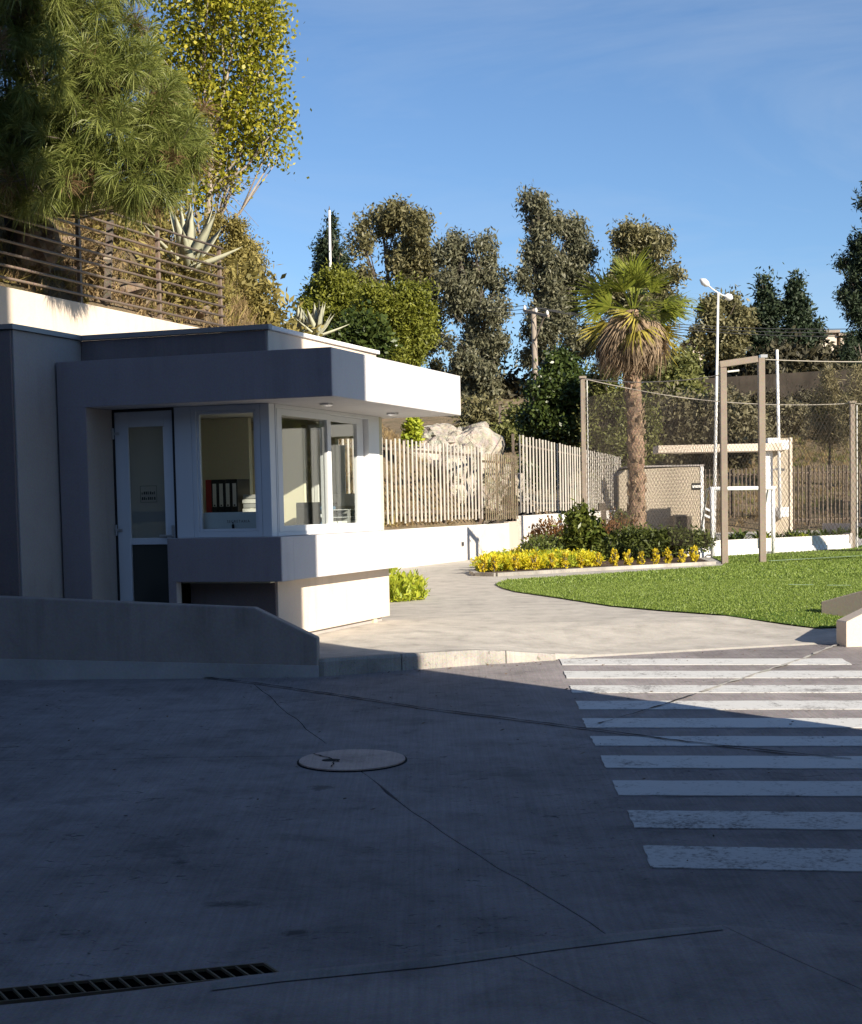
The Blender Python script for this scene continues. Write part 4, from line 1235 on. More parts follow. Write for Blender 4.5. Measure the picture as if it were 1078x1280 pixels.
# unseen stand added off the right side for its reflection in the corner window
def mirrored(x, y, v_):
    u_, z_ = at_v(x, y, v_)
    p = W(-5.99 * 2 - u_, v_); p.z = z_
    return p
cs = thing('reflection_stand', 'unseen cream stand added for its reflection in the corner window', 'reflection screen', mirrored(368, 640, 34))
def screen(nm, xa_, xb_, ytop, v_, mat, thick=.25, ybot=None):
    a, b = mirrored(xa_, ytop, v_), mirrored(xb_, ytop, v_)
    dd_ = (b - a); dd_.z = 0
    n2 = Vector((-dd_.y, dd_.x, 0)).normalized() * thick
    if n2.y < 0: n2 = -n2
    zb2 = -.3 if ybot is None else mirrored(xa_, ybot, v_).z
    q4 = [a, b, b + n2, a + n2]
    build(nm, MB().prism([(q.x, q.y) for q in q4], zb2, a.z), mat, cs)
screen('wall', 352, 380, 536, 34, M_white)
screen('post', 391, 398, 535, 34, M_white)
screen('post', 405, 408, 534, 34, M_white)
screen('beam', 415, 450, 531, 34.5, M_white, ybot=546)
screen('post', 421, 426, 556, 34, M_white)
screen('post', 427, 432, 556, 34, M_white)
for k in range(4): screen('board', 433.5 + 3.6 * k, 436 + 3.6 * k, 549, 34.3, M_slat)

# ------------------------------------------------------------------ trees
def lobes_px(L, Y, dk=1.):
    out = []
    for (x, y, rx, ry) in L:
        c = X(x, y, Y); k = Y / F
        out.append((c.x, c.y + R.uniform(-.3, .3) * rx * k * dk, c.z, rx * k, max(rx, ry * .6) * k * dk, ry * k))
    return out
def tree(name, lab, cat, px, Y, L, n, per, cr, ln, wd, mat, bark=M_bark, tr=.2, base_y=None, group=None, droop=0., outw=.4, shell=.75, dk=1., seed=1, limbs=True, up=0., sub=0, subk=1., stems=1, parts=('trunk', 'crown'), extra=None):
    rg = np.random.default_rng(seed)
    lob = lobes_px(L, Y, dk)
    bx = X(px, 500, Y).x
    gz_ = terr(bx, Y) if base_y is None else X(px, base_y, Y).z
    t = thing(name, lab, cat, (bx, Y, gz_), 0, group)
    top = max(l[2] for l in lob)
    tl = max(lob, key=lambda l: l[2])
    mb = MB()
    for s in range(stems):
        ox = (s - (stems - 1) / 2) * tr * 3
        end = Vector((tl[0] + ox * .5, tl[1], top - .3 * tl[5]))
        st = Vector((bx + ox, Y, gz_ - .2))
        pts, rad = [], []
        for i in range(7):
            f_ = i / 6
            pts.append(st.lerp(end, f_) + Vector((R.uniform(-1, 1) * tr, R.uniform(-1, 1) * tr, 0)) * (0 if i in (0,) else 1.0))
            rad.append(tr * (1 - .85 * f_))
        mb.tube(pts, rad, 7)
        if limbs:
            for l in lob:
                e = Vector(l[:3])
                f_ = min(.92, max(.12, ((e.z - gz_) / max(.1, top - gz_)) * .75))
                st_ = pts[min(5, int(f_ * 6))]
                mid = st_.lerp(e, .5) + Vector((0, 0, -.08 * (e - st_).length))
                mb.tube([st_, mid, e], [tr * .4 * (1 - f_ * .5), tr * .26, tr * .1], 5)
                for _ in range(3):
                    e2 = e + Vector((R.uniform(-1, 1) * l[3], R.uniform(-1, 1) * l[4], R.uniform(-.2, 1) * l[5])) * .75
                    mb.tube([mid, (mid + e2) / 2 + Vector((0, 0, .05 * l[5])), e2], [tr * .18, tr * .12, tr * .05], 4)
    build(parts[0], mb, bark, t, smooth=True)
    c, cc, d = blobs(rg, lob, n, per, cr, shell, sub, subk)
    lv = leaves(rg, cc, ln, wd, droop, d, outw, up=up)
    o = finish(parts[1], np_mesh('crown', lv - np.array([[bx, Y, gz_]])[:, None, :], 4), mat, t)
    return t
EG = 'eucalyptus trees on the ridge'
tree('eucalyptus_tree', 'broad leaning eucalyptus with dense brown green crown behind the roof bushes', 'tree', 497, 118,
     [(452, 300, 16, 28), (458, 345, 20, 28), (470, 380, 20, 25), (482, 275, 28, 26), (505, 295, 32, 34), (525, 325, 26, 36), (505, 350, 36, 40), (535, 370, 20, 40), (495, 405, 40, 40), (530, 430, 25, 45), (470, 430, 26, 40)],
     1150, 34, .32, .36, .13, L_euc2, tr=.32, seed=11, droop=.5, sub=6, subk=.8)
tree('eucalyptus_tree', 'open eucalyptus with gaps of sky right of the roof bushes', 'tree', 598, 112,
     [(566, 310, 14, 24), (570, 345, 20, 28), (596, 308, 18, 18), (606, 330, 18, 22), (588, 360, 26, 26), (622, 352, 13, 14), (612, 385, 24, 22), (580, 395, 22, 30), (600, 420, 26, 26), (626, 435, 14, 20), (575, 440, 18, 34), (602, 465, 28, 26), (588, 495, 34, 24)],
     900, 34, .32, .36, .12, L_euc, tr=.24, seed=12, sub=5, subk=.72, droop=.7, shell=.6, stems=2)
tree('eucalyptus_tree', 'tallest eucalyptus standing right of the utility pole', 'tree', 695, 112,
     [(665, 262, 18, 22), (668, 295, 22, 26), (690, 280, 16, 20), (712, 295, 22, 24), (726, 312, 16, 28), (695, 325, 28, 30), (672, 345, 24, 34), (720, 350, 20, 28), (692, 380, 34, 36), (672, 410, 22, 30), (706, 425, 34, 34), (688, 455, 34, 26)],
     1080, 34, .32, .36, .12, L_euc, tr=.28, seed=13, sub=5, subk=.75, droop=.7, shell=.6, stems=2)
tree('eucalyptus_tree', 'round topped eucalyptus directly behind the palm', 'tree', 800, 110,
     [(784, 300, 20, 17), (806, 303, 22, 19), (795, 330, 34, 30), (828, 352, 18, 24), (768, 345, 16, 26), (800, 370, 38, 36), (835, 385, 14, 22), (790, 420, 40, 40)],
     1000, 34, .31, .36, .13, L_euc2, tr=.3, seed=14, sub=6, subk=.8, droop=.5)
tree('olive_tree', 'round olive green tree behind the lamp post heads', 'tree', 905, 105,
     [(905, 392, 24, 22), (918, 405, 17, 22), (888, 412, 15, 24), (905, 425, 24, 24), (890, 440, 18, 20)], 700, 28, .26, .34, .13, L_euc2, tr=.3, seed=15, sub=8)
CG = 'dark conifers on the ridge'
tree('conifer_tree', 'dark conifer left of the taller pointed conifer', 'tree', 952, 108,
     [(957, 360, 7, 14), (955, 382, 15, 18), (970, 385, 9, 16), (950, 405, 23, 22), (955, 430, 28, 26), (950, 452, 30, 20)], 700, 26, .26, .34, .13, L_conif, tr=.3, seed=16, sub=8, group=CG)
tree('conifer_tree', 'pointed dark conifer with a rusty tip on the right ridge', 'tree', 996, 108,
     [(995, 352, 4, 12), (995, 372, 10, 15), (994, 395, 18, 18), (1000, 420, 24, 22), (990, 445, 28, 24), (1018, 425, 9, 24)], 700, 26, .26, .34, .13, L_conif, tr=.3, seed=17, sub=8, group=CG)
tree('pine_tree', 'large dark pine cut by the right edge of the picture', 'tree', 1095, 70,
     [(1085, 265, 14, 28), (1085, 310, 26, 18), (1065, 328, 22, 10), (1085, 345, 32, 24), (1075, 375, 24, 18), (1090, 400, 30, 26), (1072, 430, 20, 22), (1095, 455, 40, 30), (1105, 300, 35, 60)], 900, 26, .16, .24, .06, L_conif, tr=.32, seed=18, sub=6, subk=.75)
tree('cypress_tree', 'narrow dark cypress behind the white mast', 'tree', 413, 125,
     [(413, 285, 7, 14), (412, 305, 13, 18), (422, 325, 17, 18), (405, 330, 11, 22), (420, 350, 22, 26), (412, 378, 25, 26), (425, 395, 24, 26)], 700, 26, .26, .34, .13, L_conif, tr=.28, seed=19, sub=8)
BG = 'bushes above the gatehouse roof'
tree('large_bush', 'yellow green bush at the foot of the white mast', 'bush', 420, 46, [(400, 375, 26, 26), (425, 362, 22, 20), (440, 385, 22, 26), (385, 395, 20, 20), (415, 405, 40, 34), (450, 415, 20, 30)],
     1100, 26, .11, .12, .05, L_bush, tr=.1, base_y=470, seed=20, outw=.8, sub=9, subk=1.1)
tree('large_bush', 'round yellow green bush over the end of the white fascia', 'bush', 500, 44, [(480, 375, 26, 20), (510, 372, 24, 20), (500, 395, 36, 26), (522, 410, 18, 32), (478, 412, 30, 34), (500, 430, 38, 36), (465, 395, 18, 22)],
     1300, 26, .11, .12, .05, L_bush, tr=.1, base_y=500, seed=21, outw=.8, sub=9, subk=1.1)
tree('large_bush', 'dark green bush in the dip between two yellow green bushes', 'bush', 452, 43, [(445, 420, 22, 24), (465, 430, 24, 28), (430, 430, 22, 20)],
     260, 24, .12, .16, .09, L_ivy, tr=.08, base_y=480, seed=22, outw=.8)
tree('ivy_tree', 'ivy clad conical tree left of the net post', 'tree', 700, 66, [(700, 455, 18, 18), (690, 480, 28, 24), (715, 485, 26, 26), (685, 510, 30, 26), (715, 520, 32, 30), (695, 540, 38, 24), (665, 530, 18, 22), (700, 575, 40, 30)],
     1000, 28, .17, .20, .11, L_ivy, tr=.2, seed=23, sub=9, subk=1.05, outw=.7, base_y=640)
tree('small_tree', 'pale yellow leaved small tree beside the palm trunk behind the net', 'tree', 775, 64, [(755, 470, 20, 18), (770, 500, 26, 28), (790, 520, 24, 30), (760, 545, 26, 30), (800, 550, 22, 28), (815, 545, 12, 24), (780, 580, 32, 24), (745, 520, 14, 40)],
     900, 26, .16, .18, .08, L_olive, tr=.16, seed=24, sub=8, base_y=645, outw=.6)
SG = 'grey shrubs on the slope behind the canopy'
for k, (px, Y, L, mt) in enumerate([
    (860, 76, [(845, 520, 24, 24), (870, 530, 26, 30), (855, 555, 32, 24)], L_grey), (915, 78, [(905, 520, 24, 26), (925, 535, 26, 28), (910, 560, 34, 24)], L_grey),
    (840, 84, [(830, 470, 22, 20), (850, 455, 20, 16), (845, 490, 30, 22)], L_olive), (945, 82, [(940, 540, 22, 22), (930, 570, 26, 18)], L_grey)]):
    tree('grey_shrub', ('grey brown shrub above the left end of the canopy', 'grey brown shrub above the middle of the canopy', 'leafy shrub right of the palm skirt', 'low grey shrub behind the steel portal')[k], 'shrub', px, Y, L, 260, 22, .3, .3, .12, mt, tr=.1, seed=30 + k, group=SG)
for k, (px, y_, Y) in enumerate([(985, 520, 84), (1010, 505, 90), (1060, 512, 86), (900, 500, 92), (955, 505, 94), (880, 545, 78)]):
    tree('dry_bush', ('dry bush', 'dry bush', 'dry bush', 'dry bush', 'dry bush', 'dry bush')[k] + (' on the slope right of the flagpole', ' high on the slope under the right conifers', ' on the slope at the right edge of the picture', ' high on the slope above the canopy', ' on the slope between the portal posts', ' low on the slope behind the canopy slab')[k], 'bush', px, Y,
         [(px, y_, 22, 14), (px + 14, y_ + 6, 18, 12), (px - 14, y_ + 5, 16, 12)], 200, 22, .2, .24, .09, (L_grey, L_hedge, L_olive)[k % 3], tr=.05, seed=70 + k, group='dry bushes on the right slope')
tree('young_pine', 'spindly young pine on the brown slope at the right', 'tree', 1038, 70, [(1035, 465, 6, 14), (1036, 490, 14, 16), (1037, 515, 22, 18), (1040, 540, 28, 16)], 220, 26, .2, .26, .035, L_young, tr=.07, seed=35, up=.3)
tree('young_pine', 'pale young pine cut by the right edge of the picture', 'tree', 1078, 68, [(1072, 480, 10, 22), (1075, 510, 20, 22), (1078, 540, 26, 18)], 220, 26, .2, .26, .035, L_young, tr=.07, seed=36, up=.3)
tree('small_tree', 'brown leaved tree on the hill above the end of the railing', 'tree', 290, 33, [(285, 290, 22, 20), (305, 315, 22, 18), (275, 318, 24, 22), (318, 335, 14, 12), (290, 345, 28, 16)], 900, 24, .09, .07, .03, L_drygreen, bark=M_barkpale, tr=.07, seed=37, sub=7, base_y=390)
tree('shrub', 'olive shrub under the second eucalyptus', 'shrub', 605, 90, [(605, 520, 22, 18), (595, 540, 24, 14)], 180, 22, .28, .3, .13, L_euc2, tr=.08, seed=38)
tree('shrub', 'small shrub on the dark slope left of the ivy tree', 'shrub', 648, 84, [(648, 520, 14, 9), (640, 545, 30, 10)], 180, 22, .22, .26, .12, L_olive, tr=.06, seed=39)
tree('small_tree', 'bright leafed sapling in front of the pale rock', 'tree', 516, 36, [(515, 533, 9, 9), (518, 545, 8, 8), (510, 548, 7, 7)], 110, 12, .05, .12, .06, L_lime, tr=.03, seed=40, base_y=580)
# brown hedge line and wall on the ridge
for k, (x0, x1, y0, Y, lab) in enumerate([(560, 720, 482, 114, 'long brown hedge along the ridge beneath the utility pole'), (820, 960, 462, 112, 'dark hedge along the ridge behind the steel portal'), (950, 1120, 448, 104, 'dark hedge along the ridge under the right conifers')]):
    n_ = int((x1 - x0) / 16)
    tree('hedge', lab, 'hedge', (x0 + x1) / 2, Y, [(lerp(x0, x1, i / n_), y0 + 18 + R.uniform(-5, 5), 13, R.uniform(20, 30)) for i in range(n_ + 1)], 420, 22, .5, .5, .22, L_hedge, tr=.1, seed=50 + k, limbs=False)
a, b = X(815, 500, 98), X(1130, 500, 90)
hw = thing('hill_wall', 'long dark wall along the hill behind the net', 'wall', (a.x, 98, terr(a.x, 98)))
build('wall', MB().prism([(a.x, 98), (b.x, 90), (b.x, 90.4), (a.x, 98.4)], 3, 8.5), M_hillwall, hw)
a, b = X(625, 500, 86), X(668, 500, 88)
hf = thing('rail_fence', 'dark wooden rail fence on the shaded slope', 'fence', (a.x, 86, terr(a.x, 86)))
for i in range(4):
    q = a.lerp(b, i / 3); q.z = terr(q.x, q.y)
    build('post', MB().bar(q, q + Vector((0, 0, 2.2)), .14), M_bar, hf)
for z in (.7, 1.4, 2.0): build('rail', MB().bar((a.x, a.y, terr(a.x, a.y) + z), (b.x, b.y, terr(b.x, b.y) + z), .1), M_bar, hf)
for k, (x, y, wd_) in enumerate([(872, 435, 16), (1035, 425, 22), (1056, 428, 10)]):
    q = X(x, y, 128); w_ = wd_ * 128 / F / 2
    hs_ = thing('hill_house', ('pale house wall glimpsed through leaves behind the lamp post', 'pale house glimpsed under the right pine', 'small pale house beside the right pine trunk')[k], 'house', (q.x, 128, q.z - 2))
    build('wall', MB().box(q.x - w_, q.x + w_, 128, 132, q.z - 3, q.z + .5), M_cream, hs_)
    build('roof', MB().prism([(q.x - w_ - .2, 127.7), (q.x + w_ + .2, 127.7), (q.x + w_ + .2, 132.3), (q.x - w_ - .2, 132.3)], q.z + .51, q.z + .75), M_wood, hs_)

rg = np.random.default_rng(404)
for k in range(9):   # unseen trees added off the right as a dark backdrop for window reflections
    c0 = Vector((26 + 3.4 * k, 56 - 2.6 * k, 0))
    t = thing('backdrop_tree', 'dense dark unseen tree added as a backdrop for the window reflection', 'tree', c0, 0, 'unseen trees added as a backdrop for the window reflection')
    build('trunk', MB().tube([c0 - Vector((0, 0, .6)), c0 + Vector((0, 0, 5))], [.25, .1], 7), M_bark, t)
    _, cc, d = blobs(rg, [(0, 0, 2.2, 2.4, 2.4, 2.4), (0, 0, 4.6, 2.1, 2.1, 2.2)], 160, 26, .35)
    finish('crown', np_mesh('crown', leaves(rg, cc, .5, .3, 0, d, .5), 4), L_ivy, t)

# poplar: small separate leaves, sky between
PL = [(245, 20, 50, 50), (300, 20, 55, 45), (270, -50, 90, 60), (225, 80, 45, 50), (280, 80, 50, 45), (325, 85, 34, 40), (325, 140, 34, 34), (290, 150, 40, 38), (250, 140, 40, 50), (305, 185, 30, 26), (260, 200, 36, 30), (355, 150, 14, 24), (335, 30, 24, 36), (240, 235, 30, 26), (215, 190, 30, 40), (285, 225, 24, 18), (205, 120, 40, 60), (345, 190, 16, 16)]
tree('poplar_tree', 'tall poplar with sparse yellow leaves on the hill behind the pine', 'tree', 262, 35, PL, 2900, 9, .17, .10, .07, L_poplar, bark=M_barkpale, tr=.11, base_y=370, seed=41, outw=.2, shell=.35, droop=.3)
mb = MB()
for k in range(26):   # bare lower twigs of the poplar
    s = X(R.uniform(255, 285), R.uniform(215, 260), 35)
    e = X(R.uniform(262, 325), R.uniform(215, 290), 35 + R.uniform(-1, 1))
    mb.tube([s, (s + e) / 2 + Vector((0, 0, R.uniform(-.1, .15))), e], [.012, .008, .004], 4)
po = [o for o in bpy.data.objects if o.name.startswith('poplar_tree')][0]
build('bare_twig', mb, M_barkpale, po)

# pine with long needles, built tuft by tuft
rg = np.random.default_rng(77)
PY = 18.9
pb = X(22, 330, 21.4); pz = terr(pb.x, pb.y)
pine = thing('pine_tree', 'long needled pine leaning over the railing at the upper left', 'tree', (pb.x, pb.y, pz))
PLB = [(40, 20, 70, 40), (110, 40, 60, 40), (60, 100, 90, 45), (150, 110, 70, 45), (195, 160, 50, 45), (110, 165, 70, 45), (30, 170, 70, 55), (-30, 110, 60, 90), (165, 205, 55, 40), (205, 205, 38, 32), (100, 215, 55, 32), (40, 225, 60, 30), (175, 240, 36, 26), (-20, 215, 50, 40), (130, 85, 40, 30), (60, -50, 120, 60), (225, 175, 28, 28)]
lob = lobes_px(PLB, PY)
mb = MB()
tp_ = X(40, -120, PY)
tpts = [Vector((pb.x, pb.y, pz - .3)).lerp(tp_, i / 6) + Vector((R.uniform(-.08, .08), R.uniform(-.08, .08), 0)) for i in range(7)]
mb.tube(tpts, [.17, .16, .15, .13, .11, .08, .05], 9)
build('trunk', mb, M_bark, pine, smooth=True)
nt = 820
c, _, d = blobs(rg, lob, nt, 1, .01, .5)
mb = MB()
for i in range(nt):
    e = Vector(c[i])
    if i % 3 == 0:
        l = min(tpts, key=lambda q: (q - e).length)
        st = tpts[max(1, min(5, int((e.z - pz) / max(.1, tp_.z - pz) * 6)))]
        mb.tube([st, st.lerp(e, .55) + Vector((0, 0, -.12)), e], [.022, .014, .006], 4)
    else:
        mb.tube([e - Vector(d[i]) * .25 - Vector((0, 0, .08)), e], [.008, .005], 4)
build('branch', mb, M_bark, pine)
per = 110
ax = unit(d * .8 + rg.normal(size=(nt, 3)) * .45 + np.array([[0, 0, .25]]))
axr = np.repeat(ax, per, 0)
nd = unit(axr * rg.uniform(.15, 1.0, (nt * per, 1)) + unit(rg.normal(size=(nt * per, 3))) * .75)
ln = rg.uniform(.17, .33, (nt * per, 1)) * np.repeat(rg.uniform(.8, 1.15, (nt, 1)), per, 0)
bs = np.repeat(c, per, 0) + axr * rg.uniform(-.06, .06, (nt * per, 1))
mid = bs + nd * ln * .55; tip = bs + nd * ln
tip[:, 2] -= ln[:, 0] * .22
sd = unit(np.cross(nd, rg.normal(size=(nt * per, 3)))) * .0042
ne = np.stack([bs - sd * .7, mid - sd, tip, mid + sd], 1) - np.array([[pb.x, pb.y, pz]])[:, None, :]
kd = np.repeat(rg.uniform(size=nt) < .07, per)
finish('needles', np_mesh('needles', ne[~kd], 4), L_pine, pine)
finish('dry_needles', np_mesh('dry_needles', ne[kd], 4), L_pinedry, pine)

# palm
PALM_Y = 44.0
base = X(795, 672, PALM_Y); ptop = X(791, 388, PALM_Y)
palm = thing('palm_tree', 'fan palm with a skirt of dead fronds in the garden bed', 'tree', (base.x, PALM_Y, 0))
mb = MB(); vv = []; ff = []
nr, ns = 60, 14
for i in range(nr + 1):
    f_ = i / nr; z = lerp(-.1, ptop.z, f_)
    cxm = lerp(base.x, ptop.x, f_) + .05 * sin(f_ * 5)
    r0 = lerp(.30, .2, min(1, f_ * 4)) if f_ < .25 else lerp(.22, .2, f_)
    for k in range(ns):
        a = 2 * pi * k / ns + (i % 2) * pi / ns
        r_ = r0 * (1 + .10 * R.uniform(-1, 1) + (.12 if (i + 2 * k) % 3 == 0 else 0))
        vv.append((cxm + r_ * cos(a), PALM_Y + r_ * sin(a), z + R.uniform(-.02, .02)))
for i in range(nr):
    for k in range(ns): ff.append((i * ns + k, i * ns + (k + 1) % ns, (i + 1) * ns + (k + 1) % ns, (i + 1) * ns + k))
M_palmtrunk = surface('palm_trunk_fibre', (.27, .185, .125), .95, .35, 5, 18, .9, bdist=.03)
build('trunk', mb.add(vv, ff), M_palmtrunk, palm)
mb = MB()
for i in range(150):  # old leaf bases
    f_ = R.uniform(.02, .98); z = lerp(0, ptop.z, f_); a = R.uniform(0, 2 * pi)
    cxm = lerp(base.x, ptop.x, f_) + .05 * sin(f_ * 5); r0 = .21 if f_ > .1 else .27
    p0 = Vector((cxm + r0 * cos(a), PALM_Y + r0 * sin(a), z))
    o_ = Vector((cos(a), sin(a), 0))
    sd = Vector((-sin(a), cos(a), 0)) * .05
    mb.add([p0 - sd, p0 + sd, p0 + o_ * .07 + Vector((0, 0, .17)) + sd * .3, p0 + o_ * .06 + Vector((0, 0, .17)) - sd * .3, p0 + Vector((0, 0, .06)) + o_ * .07], [(0, 1, 4), (0, 4, 3), (1, 2, 4), (4, 2, 3)])
build('leaf_base', mb, L_dead, palm)['kind'] = 'stuff'
def fan(kind, seed):
    """one fan frond: petiole along +x, blade segments radiating and drooping at the tips"""
    r = random.Random(seed); v, f = [], []
    def q(pts):
        n0 = len(v); v.extend(pts); f.append(tuple(range(n0, n0 + len(pts))))
    L0 = .62
    for k in range(4):
        x0, x1 = L0 * k / 4, L0 * (k + 1) / 4
        dz = lambda x: -.12 * (x / L0) ** 2
        q([(x0, -.022, dz(x0)), (x1, -.02, dz(x1)), (x1, .02, dz(x1)), (x0, .022, dz(x0))])
    n = 20 if kind != 'dead' else 18
    spread = 1.25 if kind != 'dead' else .55
    for i in range(n):
        a = lerp(-spread, spread, i / (n - 1)) + r.uniform(-.05, .05)
        ln_ = (.88 - .25 * abs(a) / 1.3) * r.uniform(.85, 1.1) * (1.15 if kind == 'dead' else 1)
        dr_ = (.55 if kind == 'green' else .9) * r.uniform(.6, 1.3)
        w_ = .028 if kind != 'dead' else .032
        fold = .05 * abs(sin(a * 9))
        pr_ = (L0, 0, -.12)
        prev = None
        for s in range(5):
            t_ = s / 4
            x = L0 + cos(a) * ln_ * t_ * (1 if kind != 'dead' else .55); y = sin(a) * ln_ * t_ * (1 if kind != 'dead' else .8)
            z = -.12 - dr_ * ln_ * t_ ** (2.2 if kind == 'green' else 1.6) * (.6 if kind != 'dead' else .95) + (fold if s == 2 else 0) + (.12 * abs(a) * t_ if kind == 'green' else 0)
            ww = w_ * (.25, .8, .8, .45, .05)[s]
            cur = [(x + sin(a) * ww, y - cos(a) * ww, z), (x - sin(a) * ww, y + cos(a) * ww, z)]
            if prev: q([prev[0], cur[0], cur[1], prev[1]])
            prev = cur
    me = bpy.data.meshes.new('frond'); me.from_pydata(v, [], f)
    return me
FM = {}
for kind, mt in (('green', L_frond), ('yellowing', L_frondy), ('dead', L_dead)):
    FM[kind] = []
    for s in range(3):
        me = fan(kind, s + len(kind)); me.materials.append(mt); FM[kind].append(me)
hub = Vector((ptop.x - base.x, 0, ptop.z))
def frond(kind, az, el, sc_, dz=0.):
    sc_ *= 1.22
    o = inst('frond', R.choice(FM[kind]), palm, hub + Vector((.1 * cos(az), .1 * sin(az), dz)), az, (sc_,) * 3, (R.uniform(-1, 1) * (1.1 if kind != 'dead' else .5), -el))
    o.rotation_mode = 'XYZ'
    return o
for i in range(12): frond('green', R.uniform(0, 6.28), radians(R.uniform(50, 88)), R.uniform(.7, .95), R.uniform(0, .25))
for i in range(14): frond('green', i * 2.4, radians(R.uniform(0, 40)), R.uniform(.85, 1.1), R.uniform(-.15, .15))
for i in range(7): frond('yellowing', i * 2.1 + .5, radians(R.uniform(-25, 10)), R.uniform(.8, 1.05), R.uniform(-.3, 0))
for i in range(84): frond('dead', i * 2.399, radians(R.uniform(-50, -5)), R.uniform(.55, .95), R.uniform(-.45, .0))
for i in range(16): frond('dead', i * 2.399, radians(R.uniform(-88, -75)), R.uniform(.6, .9), R.uniform(-.7, -.3))

# ------------------------------------------------------------------ garden bed
bed_px = [(590, 717), (596, 720), (620, 720.5), (760, 712.5), (893, 705.5)]
bed = [onpav(*q) for q in bed_px] + [Vector((5.6, 33.8, 0)), Vector((7.5, 46, 0)), Vector((4.6, 46, 0)), Vector((2.4, 36, 0)), onpav(600, 708)]
for q in bed: q.z = .03
tag(finish('garden_bed', filled('garden_bed', bed, M_soilbed), M_soilbed), 'dark soil of the garden bed behind the lawn', kind='structure')
mb = MB()
ed = [onpav(*q) for q in bed_px]
for a, b in zip(ed, ed[1:]):
    a.z = b.z = .02
    mb.bar(a, b, .1, .08)
tag(build('bed_edging', mb, M_kerb), 'low concrete edging along the garden bed', kind='structure')

PM = {}
def plant_mesh(key, mat, n, rad, h, ln, wd, up=.6, outw=.8, seed=1, stem=None, shell=.4):
    rg = np.random.default_rng(seed)
    c, cc, d = blobs(rg, [(0, 0, h * .5, rad, rad, h * .5)], n, 6, rad * .16, shell)
    cc[:, 2] = np.maximum(cc[:, 2], .02)
    me = np_mesh(key, leaves(rg, cc, ln, wd, 0, d, outw, up=up), 4)
    me.materials.append(mat)
    mb = MB()
    rr = random.Random(seed)
    for k in range(7):
        a = rr.uniform(0, 6.28)
        mb.tube([(0, 0, -.03), (rad * .35 * cos(a), rad * .35 * sin(a), h * .45), (rad * .7 * cos(a), rad * .7 * sin(a), h * rr.uniform(.6, .9))], [.012, .008, .004], 4)
    ms = bpy.data.meshes.new(key + '_stem'); ms.from_pydata(mb.v, [], mb.f); ms.materials.append(M_bark)
    PM[key] = (me, ms)
def plant(key, name, lab, cat, p, s=1., group=None, sz=1.):
    t = thing(name, lab, cat, p, R.uniform(0, 6.28), group)
    inst('foliage', PM[key][0], t, (0, 0, 0), 0, (s, s, s * sz))
    inst('stem', PM[key][1], t, (0, 0, 0), 0, (s, s, s * sz))
    return t
for k in range(3):
    plant_mesh('yellow%d' % k, L_yellow, 90, .3, .34, .11, .035, .9, .5, 60 + k)
    plant_mesh('lime%d' % k, L_lime, 90, .3, .34, .11, .035, .9, .5, 65 + k)
    plant_mesh('amber%d' % k, L_orange, 34, .075, .30, .06, .03, .7, .4, 70 + k)
    plant_mesh('green%d' % k, L_dkgreen, 130, .42, .6, .10, .05, .3, .8, 75 + k)
    plant_mesh('rust%d' % k, L_red, 110, .42, .6, .10, .035, .5, .8, 80 + k)
YG = 'yellow leaved plants massed at the corner of the bed'
row = 0
for j in range(4):
    for i in range(15 - j):
        f_ = (i + .25 * j) / 15
        p = onpav(lerp(604, 745, f_), lerp(716.2, 708.5, f_) - j * lerp(3.2, 2.6, f_)); p.z = .03
        p += Vector((R.uniform(-.1, .1), R.uniform(-.15, .15), 0))
        key = 'lime' if R.random() < .3 + .1 * j else 'yellow'
        plant(key + str(R.randrange(3)), 'yellow_plant', 'low yellow leaved plant in the massed corner of the garden bed', 'plant', p, R.uniform(.65, .95), YG, .75)
AG = 'amber tipped plants along the front of the bed'
for i, x in enumerate([604, 618, 645, 668, 690, 707, 727, 748, 768, 785, 802, 820, 836, 852, 868]):
    p = onpav(x, lerp(717.5, 706.8, (x - 604) / 264)); p.z = .03
    plant('amber%d' % (i % 3), 'amber_plant', 'amber tipped plant, %s from the left in the row along the bed edging' % ('first second third fourth fifth sixth seventh eighth ninth tenth eleventh twelfth thirteenth fourteenth fifteenth'.split()[i]), 'plant', p, R.uniform(.8, 1.1), AG, 1.1)
GG = 'dark green shrubs in the garden bed'
for i in range(26):
    f_ = R.random()
    p = onpav(lerp(668, 850, f_), lerp(706, 699, f_) - R.uniform(0, 6)); p.z = .03
    plant('green%d' % (i % 3), 'green_shrub', 'dark green shrub in the middle of the garden bed', 'shrub', p, R.uniform(.5, .85), GG)
RG = 'rust coloured shrubs in the garden bed'
for i, (x, y) in enumerate([(693, 698), (704, 696), (715, 695), (757, 694), (765, 692), (772, 690), (683, 699)]):
    p = onpav(x, y); p.z = .03
    plant('rust%d' % (i % 3), 'rust_shrub', 'rust coloured shrub among the green shrubs of the bed', 'shrub', p, R.uniform(.8, 1.2), RG, 1.2)
tree('laurel_bush', 'upright leafy laurel bush in the middle of the garden bed', 'bush', 728, 33, [(722, 648, 10, 9), (735, 655, 11, 9), (726, 665, 17, 12), (740, 672, 15, 14), (722, 682, 18, 14), (742, 690, 16, 12), (728, 640, 5, 6)],
     420, 12, .09, .14, .06, L_laurel, tr=.035, base_y=704, seed=90, outw=.7, shell=.4)
tree('small_bush', 'slim green bush against the palm trunk', 'bush', 774, 42, [(774, 652, 7, 12), (775, 668, 9, 12)], 100, 12, .1, .14, .05, L_olive, tr=.03, base_y=682, seed=91, outw=.7)
